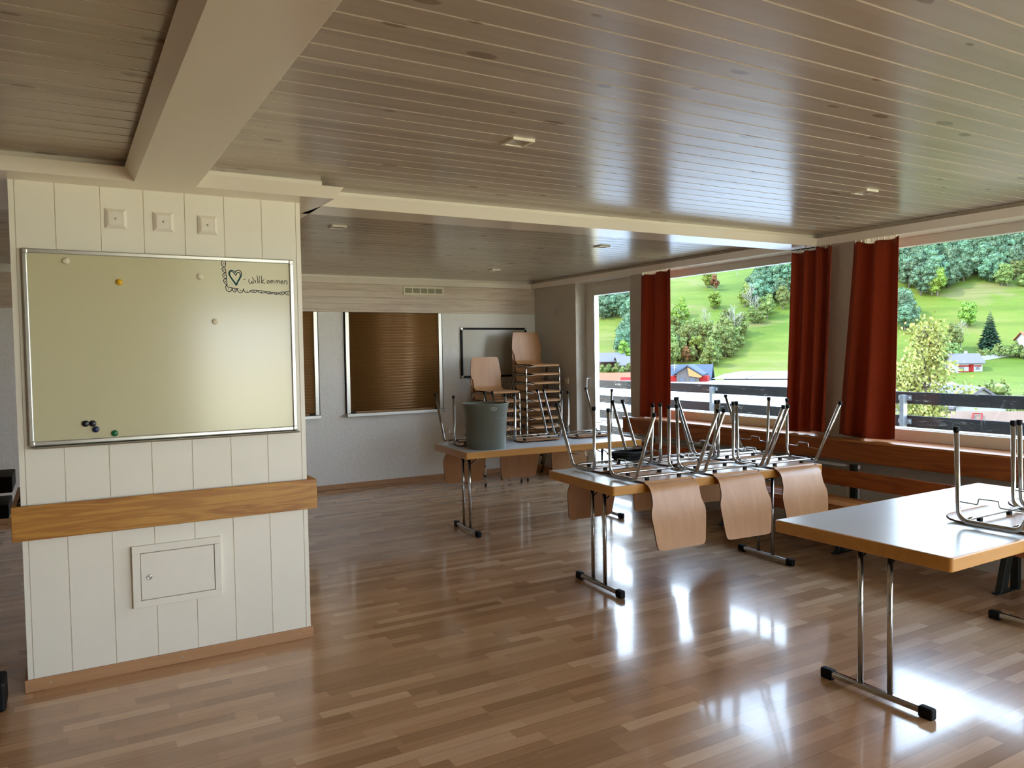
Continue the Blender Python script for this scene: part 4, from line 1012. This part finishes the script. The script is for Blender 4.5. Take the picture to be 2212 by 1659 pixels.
TREES = {'dense':[(410.5,203.2),(387.6,201.7),(393.4,199.3),(396.7,197.2),(348.2,214.6),(351.5,209.2),(355.6,208.0),(361.1,204.5),(360.6,199.2),(369.1,198.4),(367.1,193.6),(375.7,192.3),(382.1,192.8),(383.8,189.4),(339.3,219.3),(339.6,216.9),(343.2,213.1),(347.1,208.6),(349.3,205.0),(349.9,200.0),(351.6,199.0),(357.4,194.8),(357.8,189.8),(362.5,189.4),(367.1,187.0),(370.3,185.1),(332.3,220.9),(334.4,213.9),(335.0,209.4),(338.9,206.7),(339.6,203.7),(343.2,199.5),(344.4,195.4),(348.1,193.0),(348.2,188.7),(354.1,186.1),(355.0,182.2),(325.9,216.0),(325.3,213.3),(328.2,208.8),(332.6,205.5),(332.1,200.7),(334.3,196.9),(339.1,194.6),(338.2,190.2),(341.4,186.5),(345.6,184.9),(347.1,182.2),(350.7,179.5),(321.2,212.3),(320.6,207.7),(322.8,204.3),(326.7,200.0),(327.7,194.3),(330.5,191.6),(331.5,189.8),(337.0,182.1),(339.8,181.0),(316.6,204.6),(318.0,200.7),(320.3,197.0),(319.7,194.0),(323.5,191.6),(312.2,196.7),(314.4,193.2),(316.4,267.0),(307.0,270.3),(312.4,267.1),(309.8,257.7),(298.0,268.3),(298.1,265.2),(302.5,261.7),(306.2,259.0),(307.0,254.9),(291.9,266.1),(290.7,261.5),(294.9,256.7),(297.3,254.0),(295.8,247.9),(283.5,256.1),(285.3,254.0),(285.8,249.0),(288.3,246.0),(290.3,242.1),(273.8,251.9),(279.6,249.9),(279.8,243.6),(279.4,241.0),(285.7,238.3),(270.1,245.5),(248.7,314.6),(250.5,310.6),(237.8,320.4),(240.9,313.1),(241.4,307.6),(245.0,303.4),(232.4,314.4),(233.7,312.2),(233.4,302.4),(236.7,299.8),(238.0,292.4),(227.0,302.3),(230.6,299.5),(231.1,294.0),(230.8,287.9),(228.2,283.6),(218.5,269.5),(212.1,265.7),(214.3,264.0),(207.5,256.6),(203.3,256.1),(204.3,252.7),(196.7,249.9),(289.9,192.5),(291.8,191.5),(285.6,188.2),(286.2,185.3),(280.5,183.1)],'gully':[(228.1,256.2),(229.5,253.6),(230.9,249.6),(224.0,253.1),(225.7,251.6),(226.0,246.0),(229.4,244.1),(216.7,244.9),(220.6,244.1),(221.2,236.7),(224.7,234.8),(212.0,239.7),(215.2,239.6),(216.9,235.3),(219.1,233.3),(206.2,230.1),(209.0,228.9),(211.8,226.4),(201.9,225.9),(238.5,233.8),(239.6,228.4),(233.1,229.3),(226.2,232.0),(226.6,226.0),(226.0,225.1),(227.0,221.3),(231.4,221.0),(220.9,223.1),(223.2,220.8),(223.1,216.7),(214.6,219.5),(217.5,218.0),(211.2,217.3),(211.1,214.6),(343.7,175.7),(350.0,174.3),(335.5,176.4),(336.4,174.6),(339.8,170.1),(340.8,168.1),(274.4,160.7),(270.8,160.9),(272.0,158.8),(262.7,158.8),(263.2,154.1),(255.9,154.6),(292.4,247.3),(285.8,244.3),(285.7,239.9),(279.9,242.0),(278.0,238.1),(272.2,234.1),(261.8,236.8),(264.4,235.4),(259.7,231.6),(252.6,233.5),(254.5,231.4),(239.5,230.0),(240.2,227.7),(234.0,228.5),(230.5,226.3),(231.1,222.8),(225.7,224.0),(225.5,221.3),(221.6,218.2),(213.8,218.9)],'light':[(314.6,190.9),(277.5,285.3),(238.2,259.2),(256.7,259.5),(228.8,254.2),(366.1,199.6),(241.7,265.4),(281.7,250.6),(265.3,249.2),(215.2,227.3),(193.5,244.7),(296.6,168.2),(264.9,164.8)],'bare':[(235.2,242.7),(257.4,235.7),(233.4,224.7),(223.1,219.5),(255.7,237.5),(312.3,196.5),(274.7,158.2),(297.6,284.9)],'conifer':[(282.5,152.4)],'spruce':[(210.1,232.0),(215.2,231.4),(214.3,226.8),(213.4,238.5)],'village':[(92.1,50.5),(98.9,52.6),(92.2,48.0),(87.5,44.0),(98.9,48.2)],'shrub':[(285.3,144.9),(279.3,147.8),(280.2,146.2),(282.8,145.4),(283.2,142.5),(286.0,141.2),(272.3,150.3),(274.1,149.1),(276.1,147.4),(278.1,145.8),(278.9,144.2),(281.0,142.3),(280.7,140.8),(189.5,241.6),(188.6,238.4),(179.6,240.3),(182.5,240.7),(184.0,236.9),(184.3,234.2),(186.1,232.7)],'rusty':[(208.9,226.4),(275.3,277.7)]}
def tree_kind(key, nm, variants, mats, label, group, cat='tree', hs=(.8, 1.25)):
    rg = random.Random(hash_(key)); protos = []
    for i, (x, y) in enumerate(TREES[key]):
        k = i % len(variants)
        if len(protos) <= k:
            b = MB(); variants[k](b, random.Random(k + 3)); o = b.build(nm, mats); protos.append(o)
        else:
            o = protos[k].copy(); COL.objects.link(o)
        s = rg.uniform(*hs)
        o.location = (x, y, terr(x, y) - .2); o.rotation_euler = (0, 0, rg.uniform(0, 6.28)); o.scale = (s*rg.uniform(.9,1.1), s*rg.uniform(.9,1.1), s)
        tag(o, label, cat, group)
def hash_(s): return sum(ord(c)*(i+1) for i, c in enumerate(s))
tree_kind('dense', 'broadleaf_tree', [lambda b, r: broadleaf(b, r, 11, 8.5, 44, 2200, .34), lambda b, r: broadleaf(b, r, 12.5, 7.5, 44, 2200, .34), lambda b, r: broadleaf(b, r, 9.5, 8.5, 38, 2000, .34)],
          [M['leaf_dense'], M['bark']], 'dark blue-green broadleaf tree in the dense woods high on the slope', 'trees of the dense woods')
tree_kind('gully', 'gully_tree', [lambda b, r: broadleaf(b, r, 9, 6, 26, 1600, .3), lambda b, r: broadleaf(b, r, 10, 5, 24, 1600, .3), lambda b, r: broadleaf(b, r, 6, 6, 20, 1300, .3)],
          [M['leaf_gully'], M['bark']], 'mixed yellowish green tree in the diagonal gully across the meadow', 'trees of the gully')
tree_kind('light', 'pale_tree', [lambda b, r: broadleaf(b, r, 10, 6, 28, 1800, .3), lambda b, r: broadleaf(b, r, 8, 5.5, 24, 1600, .3)],
          [M['leaf_light'], M['bark']], 'bright yellow-green tree standing out from the darker trees on the slope', 'bright trees on the slope')
tree_kind('bare', 'bare_tree', [lambda b, r: bare(b, r, 13), lambda b, r: bare(b, r, 10)], [M['pale_bark'], M['pale_bark']],
          'pale leafless tree with whitish branches on the slope', 'bare pale trees')
tree_kind('conifer', 'spruce_tree', [lambda b, r: spruce(b, r, 14.5, 9)], [M['needles'], M['bark']], 'single dark spruce on the meadow above the small chalet', None, hs=(1, 1))
tree_kind('spruce', 'young_spruce', [lambda b, r: spruce(b, r, 11, 5.5)], [M['needles'], M['bark']], 'slim spruce among the yellowish trees left in the gully', 'spruces in the gully')
tree_kind('shrub', 'shrub', [lambda b, r: broadleaf(b, r, 3, 3.6, 12, 300, .3)], [M['leaf_gully'], M['bark']], 'low bush beside the houses at the foot of the slope', 'bushes among the houses', 'bush')
tree_kind('village', 'village_tree', [lambda b, r: broadleaf(b, r, 9.6, 5.0, 22, 1500, .22), lambda b, r: broadleaf(b, r, 8.8, 4.2, 20, 1400, .22)], [M['leaf_gully'], M['bark']], 'leafy village tree rising behind the rust-brown roof', 'village trees behind the rust-brown roof', hs=(.92, 1.03))
tree_kind('rusty', 'autumn_tree', [lambda b, r: broadleaf(b, r, 7.5, 4.5, 18, 600, .4)], [M['leaf_rusty'], M['bark']], 'small rust coloured autumn tree on the gully edge', 'autumn coloured trees')
# near garden tree
b = MB(); rg = random.Random(9); cl = []
b.tube([(0,0,0), (.15,.1,3), (.1,0,6), (.2,.1,9.5), (.25,.1,14.2)], [.22,.19,.14,.09,.02], 8, 1)
for i in range(75):
    z = rg.uniform(4.0, 14.2); a = rg.uniform(0, 2*PI); R = 2.6*math.sin(PI*min(1, (15.1 - z)/9.5)*.62 + .12)*rg.uniform(.35, 1)
    p = Vector((.15, .08, z - .5)); q = Vector((R*math.cos(a), R*math.sin(a), z + .35))
    b.tube([p, p.lerp(q, .5) + Vector((0,0,.1)), q], [.05,.035,.01], 5, 1); cl.append((p, q))
for i in range(14000):
    p, q = rg.choice(cl); s = p.lerp(q, rg.uniform(.25, 1.1))
    leafquad(b, s + Vector((rg.gauss(0,.28), rg.gauss(0,.28), rg.gauss(0,.25))), .095, rg, 0)
o = b.build('garden_tree', [M['leaf_near'], M['bark']], loc=(33.0, 20.6, -12))
tag(o, 'tall leafy garden tree close to the balcony, right of the curtains', 'tree')

# ------------------------------------------------------------------ houses
KH = .32
def wallmat(n, c): return flat(n, G(*c, KH), .85, spec=.2, var=.06, vscale=1)
M['h_white'] = wallmat('white_render', (228,224,216)); M['h_red'] = wallmat('red_boards', (196,40,34)); M['h_brown'] = wallmat('brown_timber', (96,70,54))
M['r_blue'] = wallmat('blue_grey_roof', (92,108,126)); M['r_grey'] = wallmat('grey_roof', (142,136,138)); M['r_orange'] = wallmat('orange_tile_roof', (206,120,84))
M['r_white'] = wallmat('white_roof_sheet', (240,240,240)); M['r_rust'] = wallmat('rusty_brown_roof', (158,128,108)); M['h_grey'] = wallmat('grey_render', (150,140,132))
M['h_pane'] = flat('dark_pane', rgb(60,66,74), .15); M['h_timber'] = wallmat('light_timber', (214,168,104)); M['seam'] = wallmat('roof_seam', (150,152,156))
def house(name, label, x, y, rz, w, d, hw, hr, mw, mr, z=None, group=None, wins=(), ov=.6, chim=None, base=6.0, doors=(), mwin=None):
    """gabled house, ridge along local x; front = local -y"""
    t = thing(name, label, 'house', (x, y, terr(x, y) if z is None else z), rz, group)
    MB().prism([(-d/2, -base), (d/2, -base), (d/2, hw), (0, hw + hr), (-d/2, hw)], 'x', -w/2, w/2).build('wall', mw, t)
    s = hr / (d/2); th = .22
    b = MB(); e = d/2 + ov
    b.prism([(-e, hw - s*ov), (0, hw + hr), (e, hw - s*ov), (e, hw - s*ov + th), (0, hw + hr + th*1.2), (-e, hw - s*ov + th)], 'x', -w/2 - ov, w/2 + ov)
    b.build('roof', mr, t)
    for (side, a, zz, ww, hh) in wins:
        b = MB()
        if side == 'f': b.box(a - ww/2, a + ww/2, -d/2 - .06, -d/2 + .05, zz, zz + hh)
        elif side == 'r': b.box(w/2 - .05, w/2 + .06, a - ww/2, a + ww/2, zz, zz + hh)
        else: b.box(-w/2 - .06, -w/2 + .05, a - ww/2, a + ww/2, zz, zz + hh)
        b.build('window', M['h_pane'], t)
    for (a, zz, ww, hh, m_) in doors:
        MB().box(a - ww/2, a + ww/2, -d/2 - .08, -d/2 + .05, zz, zz + hh).build('door', m_, t)
    if chim:
        MB().box(chim - .4, chim + .4, d*.1 - .35, d*.1 + .35, hw + hr*.4, hw + hr + 1.1).build('chimney', M['h_white'], t)
    return t
AZ = math.atan2(-DL.y, -DL.x)   # local x pointing left across the view
FACE = math.atan2(DL.y, DL.x)   # local x to the right across the view, front towards us
# blue roofed house with red gable
t = house('village_house', 'house with blue-grey roof, red walls and a timber gable beyond the railing', 74.8, 83.3, FACE, 8.6, 8.5, -3.6, 3.2, M['h_red'], M['r_blue'], z=-.35, base=9, ov=.9)
g = MB().prism([(-1.35, -9), (1.35, -9), (1.35, -3.1), (0, -2.2), (-1.35, -3.1)], 'y', 0, 1)
b = MB(); gx, gw = 2.65, 1.45
b.prism([(-9.0, gx - gw), (-9.0, gx + gw), (-1.2, gx + gw), (-.35, gx), (-1.2, gx - gw)], 'y', -7.2, -1)
b.build('gable_wall', M['h_grey'], t)
b = MB(); b.prism([(-1.5, gx - gw - .5), (-.25, gx), (-1.5, gx + gw + .5), (-1.3, gx + gw + .5), (-.05, gx), (-1.3, gx - gw - .5)], 'y', -7.7, -.5); b.build('gable_roof', M['r_blue'], t)
b = MB(); b.prism([(-1.52, gx + .2), (-.37, gx), (-1.55, gx + gw + .45), (-1.75, gx + gw + .2)][::-1], 'y', -7.66, -7.5); b.build('barge_board', M['h_timber'], t)
for x in (gx - .7, gx + .6): MB().box(x - .35, x + .35, -7.28, -7.15, -2.5, -1.75).build('window', M['h_pane'], t)
for x in (gx - 2.0, gx + 2.0): MB().box(x - .5, x + .5, -7.0, -4.0, -9, -1.55).build('red_bay', M['h_red'], t)
b = MB(); b.tube([(.1, -1.2, -1.5), (.1, -1.2, .0)], .06, 6); b.tube([(-.4, -1.2, -.2), (.6, -1.2, -.3)], .04, 5); b.tube([(-.2, -1.2, -.6), (.4, -1.2, -.5)], .04, 5)
b.build('roof_aerial', M['h_white'], t)

# flat white roofed hall right below the balcony
t = thing('flat_roof_hall', 'large hall with a flat white sheeted roof just below the balcony', 'building', (0, 0, 0))
def uv(u, l, z): return (DU.x*u + DL.x*l, DU.y*u + DL.y*l, z)
def slab(b, u0, u1, l0, l1, z0, z1, m=0):
    c = [uv(u0, l0, z0), uv(u1, l0, z0), uv(u1, l1, z0), uv(u0, l1, z0), uv(u0, l0, z1), uv(u1, l0, z1), uv(u1, l1, z1), uv(u0, l1, z1)]
    b.add(c, [(0,3,2,1), (4,5,6,7), (0,1,5,4), (1,2,6,5), (2,3,7,6), (3,0,4,7)], m)
b = MB(); slab(b, 24, 108, -34, 2.5, -12, -2.9); b.build('wall', M['h_white'], t)
b = MB(); slab(b, 23.5, 108.5, -34.5, 3, -2.9, -2.65); b.build('roof', M['r_white'], t)
for l in (-28, -20, -12, -4.5):
    b = MB(); slab(b, 23.6, 108.4, l - .06, l + .06, -2.65, -2.61); b.build('roof_seam', M['seam'], t)
for u in (48, 74):
    b = MB(); slab(b, u - .08, u + .08, -34.4, 2.9, -2.65, -2.61); b.build('roof_seam', M['seam'], t)
b = MB(); slab(b, 58, 72, -9.5, -2.5, -2.65, -2.3); b.build('rooflight', M['r_white'], t)
b = MB(); slab(b, 40, 44, -8, -5, -2.65, -2.2); b.build('rooflight', M['r_white'], t)
t = thing('raised_roof_hall', 'higher white roofed hall behind the flat roof, at the foot of the meadow', 'building', (0, 0, 0))
b = MB(); slab(b, 110, 128, -9, 9, -12, -2.3); b.build('wall', M['h_white'], t)
b = MB(); c = [uv(109, -10.5, -2.45), uv(129, -10.5, -2.45), uv(129, 10, -2.45), uv(109, 10, -2.45), uv(119, -7.0, -1.72), uv(119, 10, -1.72)]
b.add(c, [(0,3,5,4), (1,4,5,2), (0,4,1), (3,2,5), (0,1,2,3)]); b.build('roof', M['r_white'], t)
for l in (-4, 2):
    b = MB(); b.tube([uv(109, l - 2, -2.42), uv(119, l, -1.70)], .06, 5); b.build('roof_seam', M['seam'], t)
# second hall seen in the right window
t = thing('pitched_hall', 'low building with a broad pale roof right of the garden tree', 'building', (0, 0, 0))
b = MB(); slab(b, 96, 122, 9, 19, -12, -4.4); b.build('wall', M['h_white'], t)
b = MB(); c = [uv(95, 8, -4.4), uv(123, 8, -4.4), uv(123, 20, -4.4), uv(95, 20, -4.4), uv(109, 8, -2.9), uv(109, 18.5, -2.9)]
b.add(c, [(0,3,5,4), (1,4,5,2), (0,4,1), (3,2,5), (0,1,2,3)]); b.build('roof', M['r_white'], t)
house('gabled_house', 'small gabled house with white walls and dark eaves behind the railing', 83, 47.5, FACE + PI/2 + .3, 7, 5, -5.2, 1.7, M['h_white'], M['r_grey'], z=.6, base=9, ov=.5, wins=(('r', 0, -4.9, .8, .9),))
house('rust_roofed_house', 'house with a large rust-brown roof low beyond the railing', 50.5, 24.5, FACE + .15, 13, 9, -5.8, 2.9, M['h_white'], M['r_rust'], z=.2, base=8, ov=.6)
t = [o for o in COL.objects if o.name.startswith('rust_roofed_house')][0]
b = MB(); b.tube([(-5.6, -4.9, -5.9), (-3.6, -.4, -2.75)], .05, 5); b.tube([(-5.1, -4.9, -5.9), (-3.1, -.4, -2.75)], .05, 5)
for k in range(10):
    f = k/9; b.tube([(-5.6 + 2*f, -4.9 + 4.5*f, -5.9 + 3.15*f), (-5.1 + 2*f, -4.9 + 4.5*f, -5.9 + 3.15*f)], .035, 5)
b.build('roof_ladder', M['h_red'], t)
# chalets on the slope
house('chalet', 'small red and white chalet with grey roof below the spruce', 259.5, 148.6, FACE + .28, 9.0, 7, 3.4, 2.6, M['h_white'], M['r_grey'], z=-7.4, base=4, ov=.7, chim=1.2,
      wins=(('f', -2.2, .9, 1.6, .9), ('f', 3.0, .9, 1.2, .9), ('r', -.4, .9, 1.6, .9), ('r', -.2, 2.6, 1.2, .8)),
      doors=((.9, .1, 1.5, 2.6, M['h_red']), (-1.2, 1.9, 4.2, .5, M['h_red']), (-1.2, .15, 4.2, .35, M['h_red']), (3.0, 1.95, 2.2, .4, M['h_red'])))
house('farmhouse', 'tall white house with orange tiled roof at the right picture edge', 287, 139.5, FACE + .2, 9, 9, 6.4, 2.4, M['h_white'], M['r_orange'], z=-3.2, base=4, wins=(('f', -2, 3.4, 1, 1.2), ('f', 1.5, 3.4, 1, 1.2)))
house('timber_chalet', 'dark timber chalet with grey roof seen through the balcony door, left of its twin', 187.0, 246, FACE + .5, 9.5, 8, 4.6, 2.6, M['h_brown'], M['r_grey'], z=-6.6, base=5, ov=1.2, wins=(('f', -2, .8, 1.2, 1.2), ('f', 1.8, .8, 1.2, 1.2), ('r', 0, 1, 1.2, 1.2)))
house('timber_chalet', 'white-fronted chalet with brown roof seen through the balcony door, right of its darker twin', 191, 237.5, FACE + .45, 10.5, 8, 3.8, 2.6, M['h_white'], M['r_grey'], z=-7.2, base=5, ov=1.2, wins=(('f', -2.6, .8, 1.2, 1.2), ('f', 0, .8, 1.2, 1.2), ('f', 2.6, .8, 1.2, 1.2)))
house('long_house', 'low house with a dusty red roof beyond the balcony door railing', 76.5, 100, FACE + .1, 14, 8, -5.2, 2.0, M['h_white'], M['r_orange'], z=1.0, base=8)
house('red_annexe', 'little bright red building beside the curtain in the balcony door view', 73.0, 89.5, FACE, 4.4, 4, -4.9, 1.4, M['h_red'], M['h_red'], z=.9, base=8, ov=.2)
# pale retaining wall of the hill road
b = MB(); P = [(262 + 7.5*k, 154.5 - 4.1*k) for k in range(7)]
for (xa, ya), (xb, yb) in zip(P, P[1:]):
    za, zb = terr(xa, ya), terr(xb, yb); n = Vector((yb - ya, xa - xb)).normalized() * .4
    b.add([(xa, ya, za - 1), (xb, yb, zb - 1), (xb + n.x, yb + n.y, zb - 1), (xa + n.x, ya + n.y, za - 1), (xa, ya, za + 1.5), (xb, yb, zb + 1.5), (xb + n.x, yb + n.y, zb + 1.5), (xa + n.x, ya + n.y, za + 1.5)],
          [(0,3,2,1), (4,5,6,7), (0,1,5,4), (1,2,6,5), (2,3,7,6), (3,0,4,7)])
o = b.build('road_retaining_wall', M['h_white']); tag(o, 'pale stone retaining wall along the hill road beside the chalet', 'retaining wall')
